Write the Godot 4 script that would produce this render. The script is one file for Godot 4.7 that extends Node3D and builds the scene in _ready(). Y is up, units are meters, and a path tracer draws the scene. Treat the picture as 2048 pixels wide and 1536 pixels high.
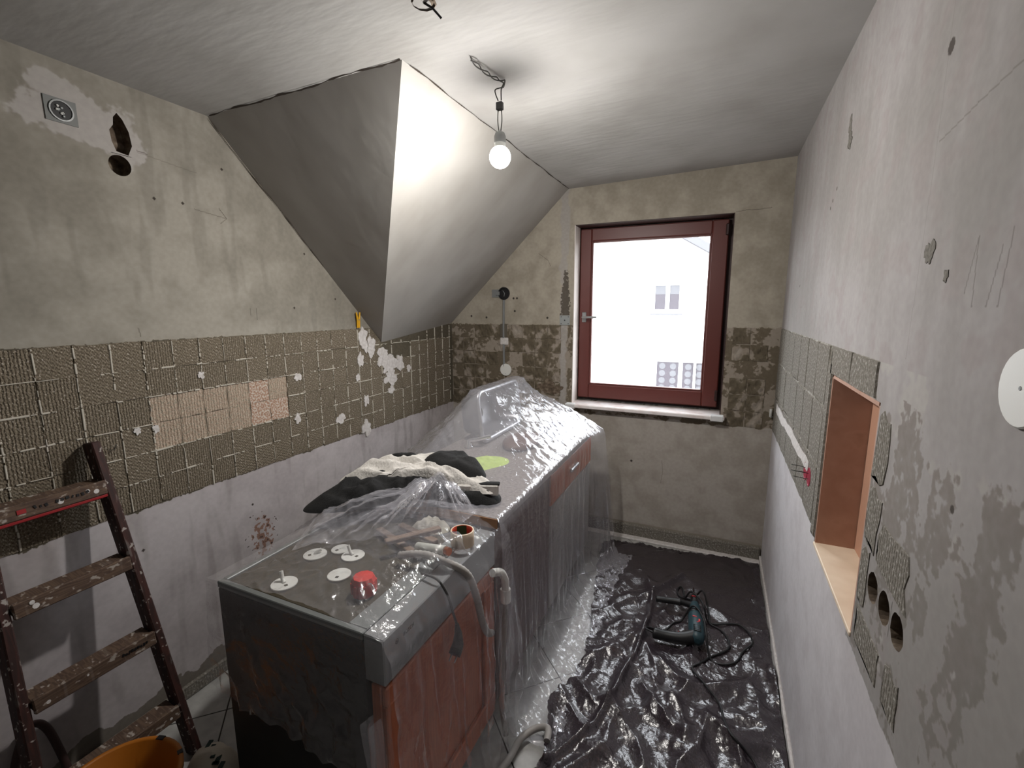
extends Node3D

const XL := -1.93
const XR := 0.335
const ZB := -3.14
const ZN := 3.4
const TOP := 2.6
const BULB := Vector3(-0.752, 2.13, -1.575)

var rng := RandomNumberGenerator.new()
var M := {}
var taken := {}

# ---------------------------------------------------------------- mesh builder
class G:
	var st := SurfaceTool.new()
	var count := 0
	func _init():
		st.begin(Mesh.PRIMITIVE_TRIANGLES)
		st.set_smooth_group(-1)
	func smooth(on: bool):
		st.set_smooth_group(1 if on else -1)
	func tri(a: Vector3, b: Vector3, c: Vector3, ua := Vector2.ZERO, ub := Vector2.ZERO, uc := Vector2.ZERO):
		# a, b, c counter-clockwise seen from outside
		st.set_uv(ua); st.add_vertex(a)
		st.set_uv(uc); st.add_vertex(c)
		st.set_uv(ub); st.add_vertex(b)
		count += 1
	func quad(a: Vector3, b: Vector3, c: Vector3, d: Vector3, ua := Vector2.ZERO, ub := Vector2.ZERO, uc := Vector2.ZERO, ud := Vector2.ZERO):
		tri(a, b, c, ua, ub, uc); tri(a, c, d, ua, uc, ud)
	func poly(p: Array, out: Vector3):
		var n: Vector3 = (p[1] - p[0]).cross(p[2] - p[0])
		var q := p.duplicate()
		if n.dot(out) < 0: q.reverse()
		for i in range(1, q.size() - 1): tri(q[0], q[i], q[i + 1])
	func box(c: Vector3, s: Vector3, b := 0.0, B := Basis.IDENTITY):
		var h := s * 0.5
		b = minf(b, minf(h.x, minf(h.y, h.z)) * 0.9)
		var V := func(sg: Vector3, axis: int) -> Vector3:
			var p := Vector3.ZERO
			for k in 3: p[k] = sg[k] * (h[k] if k == axis else h[k] - b)
			return c + B * p
		for a in 3:
			var u := (a + 1) % 3
			var w := (a + 2) % 3
			for s1 in [-1.0, 1.0]:
				var pts := []
				for q in [[-1.0, -1.0], [1.0, -1.0], [1.0, 1.0], [-1.0, 1.0]]:
					var sg := Vector3.ZERO
					sg[a] = s1; sg[u] = q[0]; sg[w] = q[1]
					pts.append(V.call(sg, a))
				var o := Vector3.ZERO
				o[a] = s1
				poly(pts, B * o)
				if b > 0.0:
					for s2 in [-1.0, 1.0]:
						var g1 := Vector3.ZERO
						g1[a] = s1; g1[u] = s2; g1[w] = -1.0
						var g2 := g1
						g2[w] = 1.0
						var oo := Vector3.ZERO
						oo[a] = s1; oo[u] = s2
						poly([V.call(g1, a), V.call(g2, a), V.call(g2, u), V.call(g1, u)], B * oo)
		if b > 0.0:
			for sx in [-1.0, 1.0]:
				for sy in [-1.0, 1.0]:
					for sz in [-1.0, 1.0]:
						var sg := Vector3(sx, sy, sz)
						poly([V.call(sg, 0), V.call(sg, 1), V.call(sg, 2)], B * sg)
	func tube(p: Array, r, sides := 8, cap := true):
		# p: points; r: number or array of radii
		smooth(true)
		var rings := []
		var t0: Vector3 = (p[1] - p[0]).normalized()
		var n: Vector3 = t0.cross(Vector3.UP)
		if n.length() < 0.1: n = t0.cross(Vector3.RIGHT)
		n = n.normalized()
		for i in p.size():
			var t: Vector3 = (p[mini(i + 1, p.size() - 1)] - p[maxi(i - 1, 0)]).normalized()
			n = (n - t * n.dot(t)).normalized()
			var bn := t.cross(n)
			var rad: float = r[i] if r is Array else r
			var ring := []
			for k in sides:
				var a := TAU * k / sides
				ring.append(p[i] + (n * cos(a) + bn * sin(a)) * rad)
			rings.append(ring)
		for i in p.size() - 1:
			for k in sides:
				var k2 := (k + 1) % sides
				quad(rings[i][k], rings[i][k2], rings[i + 1][k2], rings[i + 1][k], Vector2(float(k) / sides, i), Vector2(float(k + 1) / sides, i), Vector2(float(k + 1) / sides, i + 1), Vector2(float(k) / sides, i + 1))
		if cap:
			smooth(false)
			for e in [0, p.size() - 1]:
				var o: Vector3 = (p[0] - p[1]) if e == 0 else (p[-1] - p[-2])
				poly(rings[e], o)
	func lathe(prof: Array, o: Vector3, B := Basis.IDENTITY, sides := 24, soft := true):
		# prof: Vector2(radius, height) from bottom to top, outside to the right
		smooth(soft)
		for i in prof.size() - 1:
			for k in sides:
				var a0 := TAU * k / sides
				var a1 := TAU * (k + 1) / sides
				var f := func(q: Vector2, a: float) -> Vector3: return o + B * Vector3(q.x * cos(a), q.y, -q.x * sin(a))
				var p00: Vector3 = f.call(prof[i], a0)
				var p10: Vector3 = f.call(prof[i], a1)
				var p11: Vector3 = f.call(prof[i + 1], a1)
				var p01: Vector3 = f.call(prof[i + 1], a0)
				if prof[i].x < 1e-6: tri(p00, p11, p01)
				elif prof[i + 1].x < 1e-6: tri(p00, p10, p01)
				else: quad(p00, p10, p11, p01)
		smooth(false)
	func prism(pts: PackedVector2Array, T: Transform3D, depth: float):
		# outline in the T.x / T.y plane, pushed along T.z by depth
		var ids := Geometry2D.triangulate_polygon(pts)
		var q := pts.duplicate()
		if Geometry2D.is_polygon_clockwise(q): q.reverse(); ids = Geometry2D.triangulate_polygon(q)
		for i in range(0, ids.size(), 3):
			var a := q[ids[i]]; var b := q[ids[i + 1]]; var c := q[ids[i + 2]]
			poly([T * Vector3(a.x, a.y, depth), T * Vector3(b.x, b.y, depth), T * Vector3(c.x, c.y, depth)], T.basis.z)
			poly([T * Vector3(a.x, a.y, 0), T * Vector3(b.x, b.y, 0), T * Vector3(c.x, c.y, 0)], -T.basis.z)
		for i in q.size():
			var a := q[i]; var b := q[(i + 1) % q.size()]
			var o := Vector2(b.y - a.y, a.x - b.x)
			poly([T * Vector3(a.x, a.y, 0), T * Vector3(b.x, b.y, 0), T * Vector3(b.x, b.y, depth), T * Vector3(a.x, a.y, depth)], T.basis * Vector3(o.x, o.y, 0))
	func mesh(m: Material) -> ArrayMesh:
		st.generate_normals()
		st.set_material(m)
		return st.commit()

func grid(nu: int, nv: int, P: PackedVector3Array, uvs := Vector2.ONE) -> SurfaceTool:
	# P[i * nv + j]
	var st := SurfaceTool.new()
	st.begin(Mesh.PRIMITIVE_TRIANGLES)
	st.set_smooth_group(1)
	for i in nu:
		for j in nv:
			st.set_uv(Vector2(float(i) / (nu - 1) * uvs.x, float(j) / (nv - 1) * uvs.y))
			st.add_vertex(P[i * nv + j])
	for i in nu - 1:
		for j in nv - 1:
			var a := i * nv + j
			for k in [a, a + 1, a + nv + 1, a, a + nv + 1, a + nv]: st.add_index(k)
	st.generate_normals()
	return st

func numbered(called: String) -> String:
	if not taken.has(called):
		taken[called] = 0
		return called
	taken[called] += 1
	return "%s_%03d" % [called, taken[called]]

func tag(o: Node, label: String, category := "", group := "", kind := ""):
	if label: o.set_meta("label", label)
	if category: o.set_meta("category", category)
	if group: o.set_meta("group", group)
	if kind: o.set_meta("kind", kind)
	return o

func thing(called: String, label: String, category: String, at := Vector3.ZERO, group := "", kind := "") -> Node3D:
	var o := Node3D.new()
	o.name = numbered(called)
	add_child(o)
	o.position = at
	tag(o, label, category, group, kind)
	return o

func put(called: String, m: Mesh, parent: Node = self) -> MeshInstance3D:
	var o := MeshInstance3D.new()
	o.name = numbered(called) if parent == self else called
	o.mesh = m
	o.cast_shadow = GeometryInstance3D.SHADOW_CASTING_SETTING_ON
	parent.add_child(o, true)
	return o

func part(called: String, g: G, m: Material, parent: Node, label := "") -> MeshInstance3D:
	var o := put(called, g.mesh(m), parent)
	if label: o.set_meta("label", label)
	if parent != self and parent is Node3D and parent.get_parent() == self: o.position = -parent.position
	return o

# ---------------------------------------------------------------- textures
func noise(freq: float, sd: int, kind := FastNoiseLite.TYPE_SIMPLEX_SMOOTH, oct := 4, fr := FastNoiseLite.FRACTAL_FBM) -> FastNoiseLite:
	var n := FastNoiseLite.new()
	n.noise_type = kind
	n.seed = sd
	n.frequency = freq
	n.fractal_type = fr
	n.fractal_octaves = oct
	return n

func bytes(n: FastNoiseLite, w: int, h: int) -> PackedByteArray:
	return n.get_image(w, h).get_data()

func tex(im: Image) -> ImageTexture:
	return ImageTexture.create_from_image(im)

func bump(n: FastNoiseLite, size: int, strength: float) -> ImageTexture:
	var im := n.get_seamless_image(size, size)
	im.bump_map_to_normal_map(strength)
	return tex(im)

func ramp(n: FastNoiseLite, size: int, stops: Array) -> ImageTexture:
	# stops: [[value 0..1, Color] ...]
	var d := n.get_seamless_image(size, size).get_data()
	var gr := Gradient.new()
	gr.offsets = PackedFloat32Array(stops.map(func(s): return s[0]))
	gr.colors = PackedColorArray(stops.map(func(s): return s[1]))
	var lut := []
	for i in 256: lut.append(gr.sample(i / 255.0))
	var out := PackedByteArray()
	out.resize(size * size * 3)
	for i in size * size:
		var c: Color = lut[d[i]]
		out[i * 3] = int(c.r * 255); out[i * 3 + 1] = int(c.g * 255); out[i * 3 + 2] = int(c.b * 255)
	return tex(Image.create_from_data(size, size, false, Image.FORMAT_RGB8, out))

func mat(called: String, c: Color, rough := 0.9, metal := 0.0) -> StandardMaterial3D:
	var m := StandardMaterial3D.new()
	m.resource_name = called
	m.albedo_color = c
	m.roughness = rough
	m.metallic = metal
	M[called] = m
	return m

func tri_mat(called: String, t: Texture2D, size: float, rough := 0.9, nrm: Texture2D = null, nscale := 1.0, world := true) -> StandardMaterial3D:
	var m := mat(called, Color.WHITE, rough)
	m.albedo_texture = t
	m.uv1_triplanar = true
	m.uv1_world_triplanar = world
	m.uv1_scale = Vector3.ONE / size
	if nrm:
		m.normal_enabled = true
		m.normal_texture = nrm
		m.normal_scale = nscale
	return m

func c8(r: int, g: int, b: int) -> Color:
	return Color8(r, g, b)

func sm(a: float, b: float, x: float) -> float:
	return smoothstep(a, b, x)

func yc(x: float) -> float:
	return 2.363 + (x - XL) * 0.03

# ================================================================ the scene
func _ready():
	rng.seed = 7
	view_and_light()
	materials()
	room()
	wall_fittings()
	window()
	neighbour()
	kitchen_row()
	row_clutter()
	plastic()
	jacket()
	floor_cover()
	drill()
	ladder()
	near_corner()

func view_and_light():
	var cam := Camera3D.new()
	cam.name = "camera"
	add_child(cam)
	cam.position = Vector3(0, 1.6, 0)
	cam.rotation_order = EULER_ORDER_YXZ
	cam.rotation = Vector3(-0.163403, 0.422075, -0.002154)
	cam.keep_aspect = Camera3D.KEEP_HEIGHT
	cam.fov = rad_to_deg(2.0 * atan(768.0 / 919.76))
	cam.near = 0.05
	cam.far = 200.0
	cam.current = true
	var we := WorldEnvironment.new()
	we.name = "world_environment"
	var e := Environment.new()
	e.background_mode = Environment.BG_SKY
	var sky := Sky.new()
	var sk := ProceduralSkyMaterial.new()
	# even overcast sky
	sk.sky_top_color = Color(0.96, 0.98, 1.0)
	sk.sky_horizon_color = Color(0.96, 0.98, 1.0)
	sk.ground_bottom_color = Color(0.72, 0.72, 0.7)
	sk.ground_horizon_color = Color(0.72, 0.72, 0.7)
	sk.sky_energy_multiplier = 2.9
	sk.ground_energy_multiplier = 1.85
	sky.sky_material = sk
	e.sky = sky
	e.tonemap_mode = Environment.TONE_MAPPER_LINEAR
	e.tonemap_exposure = 1.0
	e.sdfgi_enabled = true
	e.ssao_enabled = true
	e.ssil_enabled = true
	we.environment = e
	add_child(we)

func materials():
	# plaster relief shared by walls
	M.plaster_n = bump(noise(0.012, 3, FastNoiseLite.TYPE_SIMPLEX_SMOOTH, 5), 512, 5.0)
	var cei := noise(0.008, 11, FastNoiseLite.TYPE_SIMPLEX_SMOOTH, 4)
	var ct := ramp(cei, 512, [[0.0, c8(184, 181, 177)], [0.5, c8(198, 196, 193)], [1.0, c8(206, 204, 202)]])
	# trowel ripples: relief stretched along the room
	var rip := noise(0.02, 5, FastNoiseLite.TYPE_SIMPLEX_SMOOTH, 4)
	var ri := rip.get_seamless_image(512, 512)
	ri.resize(512, 128, Image.INTERPOLATE_CUBIC)
	ri.resize(512, 128)
	var ri2 := Image.create(512, 512, false, ri.get_format())
	for k in 4: ri2.blit_rect(ri, Rect2i(0, 0, 512, 128), Vector2i(0, k * 128))
	ri2.bump_map_to_normal_map(5.0)
	tri_mat("ceiling_plaster", ct, 1.9, 0.92, tex(ri2), 0.07)
	M.ceiling_plaster.albedo_color = Color(0.86, 0.86, 0.86)
	tri_mat("slope_plaster", ramp(noise(0.01, 21), 512, [[0.0, c8(184, 179, 171)], [0.45, c8(198, 194, 188)], [1.0, c8(208, 205, 200)]]), 1.5, 0.92, M.plaster_n, 0.14)
	M.slope_plaster.albedo_color = Color(0.84, 0.84, 0.84)
	tri_mat("raw_masonry", ramp(noise(0.03, 31), 256, [[0.0, c8(70, 58, 48)], [0.5, c8(104, 90, 76)], [1.0, c8(140, 128, 112)]]), 0.3, 0.95, M.plaster_n, 1.0)
	mat("dark_crack", c8(58, 50, 43), 1.0)
	mat("white_plastic", c8(222, 222, 218), 0.45)
	mat("grey_plastic", c8(120, 122, 122), 0.5)
	mat("black_plastic", c8(22, 22, 24), 0.45)
	mat("black_rubber", c8(17, 17, 19), 0.55)
	mat("steel", c8(170, 172, 172), 0.32, 0.9)
	mat("chrome", c8(215, 215, 218), 0.1, 1.0)
	mat("galvanised", c8(160, 164, 164), 0.5, 0.6)
	# tile adhesive with comb ridges; ridges run upwards
	var rid := Image.create(256, 256, false, Image.FORMAT_L8)
	var rn := noise(0.03, 41)
	var rn2 := noise(0.09, 43)
	for x in 256:
		for y in 256:
			var w := sin((x + rn.get_noise_2d(x, y) * 5.0) * TAU / 14.2222)
			var hole := rn2.get_noise_2d(x * 1.4, y)
			var v := 0.5 + 0.32 * w + 0.35 * hole
			rid.set_pixel(x, y, Color(v, v, v))
	rid.bump_map_to_normal_map(9.0)
	M.ridge_n = tex(rid)
	var rid2 := Image.create(256, 256, false, Image.FORMAT_L8)
	for x in 256:
		for y in 256:
			var a: float = sin(x * TAU / 21.3333) * sin((y + (10.66 if int(x / 21.3333) % 2 else 0.0)) * TAU / 21.3333)
			var v := 0.5 + 0.38 * a + 0.3 * rn2.get_noise_2d(x * 1.5 + 90, y)
			rid2.set_pixel(x, y, Color(v, v, v))
	rid2.bump_map_to_normal_map(9.0)
	M.dot_n = tex(rid2)
	var an := noise(0.035, 51, FastNoiseLite.TYPE_SIMPLEX_SMOOTH, 5)
	var adh := ramp(an, 512, [[0.0, c8(98, 87, 72)], [0.5, c8(126, 115, 98)], [0.72, c8(138, 127, 110)], [0.78, c8(186, 178, 166)], [1.0, c8(202, 196, 186)]])
	tri_mat("adhesive_ridged", adh, 0.16, 0.95, M.ridge_n, 0.7)
	tri_mat("adhesive_dotted", adh, 0.16, 0.95, M.dot_n, 0.6)
	var adh2 := ramp(noise(0.012, 57, FastNoiseLite.TYPE_SIMPLEX_SMOOTH, 5), 512, [[0.0, c8(96, 86, 70)], [0.5, c8(116, 105, 87)], [0.58, c8(126, 115, 97)], [0.62, c8(160, 148, 134)], [1.0, c8(182, 172, 160)]])
	tri_mat("adhesive_blotched", adh2, 0.8, 0.95, M.dot_n, 0.35)
	var adh3 := ramp(noise(0.03, 61, FastNoiseLite.TYPE_SIMPLEX_SMOOTH, 5), 512, [[0.0, c8(112, 106, 97)], [0.5, c8(140, 134, 124)], [0.68, c8(152, 147, 137)], [0.78, c8(188, 184, 176)], [1.0, c8(200, 197, 190)]])
	tri_mat("adhesive_grey", adh3, 0.2, 0.95, M.ridge_n, 0.32)
	M.adhesive_grey.albedo_color = Color(0.84, 0.84, 0.84)
	M.adhesive_ridged.albedo_color = Color(0.93, 0.93, 0.93)
	M.adhesive_dotted.albedo_color = Color(0.93, 0.93, 0.93)
	M.adhesive_blotched.albedo_color = Color(0.88, 0.88, 0.88)
	var pk := ramp(noise(0.025, 67, FastNoiseLite.TYPE_SIMPLEX_SMOOTH, 5), 512, [[0.0, c8(140, 123, 106)], [0.45, c8(170, 151, 133)], [0.62, c8(184, 168, 151)], [0.7, c8(140, 130, 112)], [1.0, c8(170, 160, 146)]])
	tri_mat("adhesive_pink", pk, 0.2, 0.95, M.ridge_n, 0.5)
	tri_mat("brick_bare", ramp(noise(0.04, 68), 256, [[0.0, c8(138, 106, 88)], [0.45, c8(164, 132, 112)], [0.6, c8(186, 172, 158)], [1.0, c8(205, 198, 188)]]), 0.12, 0.95, M.plaster_n, 1.0)
	tri_mat("white_filler", ramp(noise(0.03, 69), 256, [[0.0, c8(186, 180, 176)], [1.0, c8(216, 212, 210)]]), 0.2, 0.95, M.plaster_n, 0.6)
	# floor tiles
	tri_mat("floor_tile", ramp(noise(0.02, 71), 256, [[0.0, c8(150, 149, 146)], [1.0, c8(176, 175, 172)]]), 0.4, 0.4)
	tri_mat("chip_grey", ramp(noise(0.06, 73), 128, [[0.0, c8(88, 84, 78)], [1.0, c8(128, 124, 116)]]), 0.1, 0.95, M.plaster_n, 0.8)
	mat("reveal_white", c8(226, 218, 214), 0.9)
	mat("grout_white", c8(190, 184, 172), 0.95)
	mat("tile_joint", c8(62, 58, 55), 0.95)
	# woods
	var wimg := Image.create(256, 256, false, Image.FORMAT_RGB8)
	var wn := noise(0.02, 81)
	for x in 256:
		for y in 256:
			var v := 0.5 + 0.5 * sin(wn.get_noise_2d(x * 1.0, y * 0.12) * 22.0 + x * 0.3)
			wimg.set_pixel(x, y, Color8(172, 96, 60).lerp(Color8(146, 76, 44), v * 0.6))
	tri_mat("orange_wood", tex(wimg), 0.5, 0.5, null, 1.0, false)
	mat("brown_front", c8(78, 54, 46), 0.45)
	mat("grey_front", c8(140, 136, 132), 0.5)
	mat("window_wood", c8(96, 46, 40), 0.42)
	mat("window_wood_and_shade", c8(50, 28, 25), 0.5)
	tri_mat("niche_board", ramp(noise(0.02, 83), 256, [[0.0, c8(166, 128, 110)], [0.7, c8(178, 142, 124)], [1.0, c8(164, 128, 110)]]), 0.5, 0.8)
	mat("niche_back", c8(190, 146, 122), 0.8)
	tri_mat("niche_sill", ramp(noise(0.015, 85), 256, [[0.0, c8(212, 192, 168)], [1.0, c8(228, 212, 190)]]), 0.5, 0.6)
	# clear film
	var f := mat("clear_film", Color(0.9, 0.9, 0.94, 0.09), 0.08, 0.1)
	f.transparency = BaseMaterial3D.TRANSPARENCY_ALPHA
	f.cull_mode = BaseMaterial3D.CULL_DISABLED
	f.metallic_specular = 0.7
	f.normal_enabled = true
	f.normal_texture = bump(noise(0.012, 91, FastNoiseLite.TYPE_SIMPLEX_SMOOTH, 5, FastNoiseLite.FRACTAL_RIDGED), 512, 9.0)
	f.normal_scale = 0.5
	f.uv1_triplanar = true
	f.uv1_world_triplanar = true
	f.uv1_scale = Vector3.ONE / 0.32
	var f2: StandardMaterial3D = f.duplicate()
	f2.resource_name = "thin_film"
	f2.albedo_color = Color(0.9, 0.9, 0.94, 0.02)
	f2.metallic = 0.07
	M.thin_film = f2
	var gl := mat("glass", Color(0.97, 0.98, 1.0, 0.03), 0.02)
	gl.transparency = BaseMaterial3D.TRANSPARENCY_ALPHA

# ---------------------------------------------------------------- walls
func paint(w: int, h: int, span: Vector2, seeds: Array, shade: Callable) -> Image:
	# shade(u metres, v metres above floor, n1 large, n2 mid, n3 fine, n4 streak) -> Color
	var px := w / span.x
	var a := bytes(noise(1.1 / px, seeds[0], FastNoiseLite.TYPE_SIMPLEX_SMOOTH, 4), w, h)
	var b := bytes(noise(6.0 / px, seeds[1], FastNoiseLite.TYPE_SIMPLEX_SMOOTH, 4), w, h)
	var c := bytes(noise(36.0 / px, seeds[2], FastNoiseLite.TYPE_SIMPLEX_SMOOTH, 3), w, h)
	var sim := noise(9.0 / px, seeds[3], FastNoiseLite.TYPE_SIMPLEX_SMOOTH, 3).get_image(w, h / 6)
	sim.resize(w, h, Image.INTERPOLATE_BILINEAR)
	var d := sim.get_data()
	var out := PackedByteArray()
	out.resize(w * h * 3)
	var i := 0
	for y in h:
		var v := span.y * (1.0 - (y + 0.5) / h)
		for x in w:
			var k: Color = shade.call(span.x * (x + 0.5) / w, v, a[i] / 255.0, b[i] / 255.0, c[i] / 255.0, d[i] / 255.0)
			out[i * 3] = int(clampf(k.r, 0, 1) * 255)
			out[i * 3 + 1] = int(clampf(k.g, 0, 1) * 255)
			out[i * 3 + 2] = int(clampf(k.b, 0, 1) * 255)
			i += 1
	return Image.create_from_data(w, h, false, Image.FORMAT_RGB8, out)

func stroke(im: Image, span: Vector2, p: Array, c: Color, wide := 0.0025, alpha := 0.6):
	# hand-drawn line through points in metres
	var s := im.get_width() / span.x
	for i in p.size() - 1:
		var a: Vector2 = p[i]; var b: Vector2 = p[i + 1]
		var n := int(a.distance_to(b) * s) + 1
		for k in n + 1:
			var q := a.lerp(b, float(k) / n)
			var r := maxi(0, int(wide * s * 0.5))
			for dx in range(-r, r + 1):
				for dy in range(-r, r + 1):
					var x := int(q.x * s) + dx
					var y := int((span.y - q.y) * s) + dy
					if x >= 0 and y >= 0 and x < im.get_width() and y < im.get_height():
						im.set_pixel(x, y, im.get_pixel(x, y).lerp(c, alpha))

func dot(im: Image, span: Vector2, q: Vector2, r: float, c: Color):
	var s := im.get_width() / span.x
	var n := int(r * s) + 1
	for dx in range(-n, n + 1):
		for dy in range(-n, n + 1):
			var x := int(q.x * s) + dx
			var y := int((span.y - q.y) * s) + dy
			if Vector2(dx, dy).length() <= r * s + 0.3 and x >= 0 and y >= 0 and x < im.get_width() and y < im.get_height():
				im.set_pixel(x, y, im.get_pixel(x, y).lerp(c, 0.85))

# a slab with a face towards the room; holes: {r: Rect2, poly: PackedVector2Array or empty, depth, through}
func wall_panel(o: Vector3, U: Vector3, size: Vector2, thick: float, holes: Array, uv: Transform2D, m: Material, inner: Material) -> ArrayMesh:
	var V := Vector3.UP
	var N := U.cross(V)
	var us := [0.0, size.x]
	var vs := [0.0, size.y]
	for h in holes:
		us.append(h.r.position.x); us.append(h.r.end.x)
		vs.append(h.r.position.y); vs.append(h.r.end.y)
	us.sort(); vs.sort()
	var at := func(u: float, v: float, d: float) -> Vector3: return o + U * u + V * v - N * d
	var face := G.new()
	var cut := G.new()
	var Q := func(g: G, a: Vector2, b: Vector2, c: Vector2, d: Vector2, da: float, dd: float):
		# a, b at depth da and c, d at depth dd
		g.quad(at.call(a.x, a.y, da), at.call(b.x, b.y, da), at.call(c.x, c.y, dd), at.call(d.x, d.y, dd), uv * a, uv * b, uv * c, uv * d)
	for i in us.size() - 1:
		for j in vs.size() - 1:
			if us[i + 1] - us[i] < 1e-5 or vs[j + 1] - vs[j] < 1e-5: continue
			var mid := Vector2(us[i] + us[i + 1], vs[j] + vs[j + 1]) * 0.5
			var inside := false
			for h in holes:
				if h.r.has_point(mid): inside = true
			if not inside:
				Q.call(face, Vector2(us[i], vs[j]), Vector2(us[i + 1], vs[j]), Vector2(us[i + 1], vs[j + 1]), Vector2(us[i], vs[j + 1]), 0.0, 0.0)
	for h in holes:
		var r: Rect2 = h.r
		var inn: PackedVector2Array = h.poly
		if inn.is_empty():
			inn = PackedVector2Array([r.position, Vector2(r.end.x, r.position.y), r.end, Vector2(r.position.x, r.end.y)])
		else:
			# ring between the outline and its bounding box
			var c := r.get_center()
			var rim := PackedVector2Array()
			for q in inn:
				var dd: Vector2 = q - c
				var k: float = minf(r.size.x * 0.5 / maxf(absf(dd.x), 1e-6), r.size.y * 0.5 / maxf(absf(dd.y), 1e-6))
				rim.append(c + dd * k)
			for k in inn.size():
				var k2 := (k + 1) % inn.size()
				Q.call(face, rim[k], rim[k2], inn[k2], inn[k], 0.0, 0.0)
				# box corner between two rim points on different sides
				if absf(rim[k].x - rim[k2].x) > 1e-5 and absf(rim[k].y - rim[k2].y) > 1e-5:
					var cx: float = r.position.x if (rim[k].x + rim[k2].x) * 0.5 < c.x else r.end.x
					var cy: float = r.position.y if (rim[k].y + rim[k2].y) * 0.5 < c.y else r.end.y
					var cc := Vector2(cx, cy)
					face.tri(at.call(rim[k].x, rim[k].y, 0.0), at.call(cc.x, cc.y, 0.0), at.call(rim[k2].x, rim[k2].y, 0.0), uv * rim[k], uv * cc, uv * rim[k2])
		var dep: float = thick if h.through else h.depth
		for k in inn.size():
			var a := inn[k]; var b := inn[(k + 1) % inn.size()]
			Q.call(face if h.through else cut, b, a, a, b, 0.0, dep)
		if not h.through:
			var ids := Geometry2D.triangulate_polygon(inn)
			for k in range(0, ids.size(), 3):
				cut.poly([at.call(inn[ids[k]].x, inn[ids[k]].y, dep), at.call(inn[ids[k + 1]].x, inn[ids[k + 1]].y, dep), at.call(inn[ids[k + 2]].x, inn[ids[k + 2]].y, dep)], N)
	# sides
	var S := [Vector2.ZERO, Vector2(size.x, 0), size, Vector2(0, size.y)]
	for k in 4: Q.call(face, S[k], S[(k + 1) % 4], S[(k + 1) % 4], S[k], 0.0, thick)
	# back, with the through holes left open
	for i in us.size() - 1:
		for j in vs.size() - 1:
			if us[i + 1] - us[i] < 1e-5 or vs[j + 1] - vs[j] < 1e-5: continue
			var mid := Vector2(us[i] + us[i + 1], vs[j] + vs[j + 1]) * 0.5
			var open := false
			for h in holes:
				if h.through and h.r.has_point(mid): open = true
			if not open:
				Q.call(face, Vector2(us[i + 1], vs[j]), Vector2(us[i], vs[j]), Vector2(us[i], vs[j + 1]), Vector2(us[i + 1], vs[j + 1]), thick, thick)
	var am := face.mesh(m)
	if cut.count:
		cut.st.generate_normals()
		cut.st.set_material(inner)
		cut.st.commit(am)
	return am

func circle(c: Vector2, r: float, n := 24, jitter := 0.0) -> PackedVector2Array:
	var p := PackedVector2Array()
	for k in n:
		var a := TAU * (k + 0.5) / n
		p.append(c + Vector2(cos(a), sin(a)) * r * (1.0 + jitter * rng.randf_range(-1, 1)))
	return p

func hole(c: Vector2, r: float, depth: float, jitter := 0.0, n := 24) -> Dictionary:
	var p := circle(c, r, n, jitter)
	var R := r * (1.0 + jitter) + 0.004
	return {"r": Rect2(c - Vector2(R, R), Vector2(R, R) * 2.0), "poly": p, "depth": depth, "through": false}

func wall_mat(called: String, im: Image, nscale := 0.5) -> StandardMaterial3D:
	var m := mat(called, Color(0.84, 0.84, 0.84), 0.93)
	m.albedo_texture = tex(im)
	return m

# one raised, ragged piece of adhesive on a wall: centre in wall coordinates
func patch_shape(w: float, h: float, t: float, rag := 0.07) -> G:
	var g := G.new()
	var pts := PackedVector2Array()
	var per := [Vector2(-1, -1), Vector2(-0.3, -1), Vector2(0.35, -1), Vector2(1, -1), Vector2(1, -0.3), Vector2(1, 0.35), Vector2(1, 1), Vector2(0.3, 1), Vector2(-0.35, 1), Vector2(-1, 1), Vector2(-1, 0.3), Vector2(-1, -0.35)]
	for q in per:
		pts.append(Vector2(q.x * w * 0.5 * (1.0 - rng.randf_range(-0.015, rag)), q.y * h * 0.5 * (1.0 - rng.randf_range(-0.015, rag))))
	for i in range(1, 11):
		g.tri(Vector3(pts[0].x, pts[0].y, t), Vector3(pts[i].x, pts[i].y, t), Vector3(pts[i + 1].x, pts[i + 1].y, t))
	for i in 12:
		var a := pts[i]; var b := pts[(i + 1) % 12]
		g.quad(Vector3(a.x * 1.02, a.y * 1.02, 0), Vector3(b.x * 1.02, b.y * 1.02, 0), Vector3(b.x, b.y, t), Vector3(a.x, a.y, t))
	return g

func stuck(m: Mesh, called: String, parent: Node3D, p: Vector3, U: Vector3):
	var o := put(called, m, parent)
	o.transform = Transform3D(Basis(U, Vector3.UP, U.cross(Vector3.UP)), p)
	return o

func blob(parent: Node3D, p: Vector3, U: Vector3, r: float, t: float, m: Material):
	# ragged flat dab of plaster
	var q := PackedVector2Array()
	var n := 40
	var ph := rng.randf() * 100.0
	var ns := noise(1.0, int(ph * 10.0), FastNoiseLite.TYPE_SIMPLEX_SMOOTH, 3)
	var ex := rng.randf_range(0.7, 1.2)
	for k in n:
		var a := TAU * k / n
		q.append(Vector2(cos(a) * ex, sin(a) / ex) * r * (1.0 + 0.75 * ns.get_noise_2d(cos(a) * 0.8 + ph, sin(a) * 0.8)))
	var g := G.new()
	g.prism(q, Transform3D(Basis(U, Vector3.UP, U.cross(Vector3.UP)), Vector3.ZERO), t * rng.randf_range(0.85, 1.35))
	var o := put("plaster_dab", g.mesh(m), parent)
	o.position = p

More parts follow.
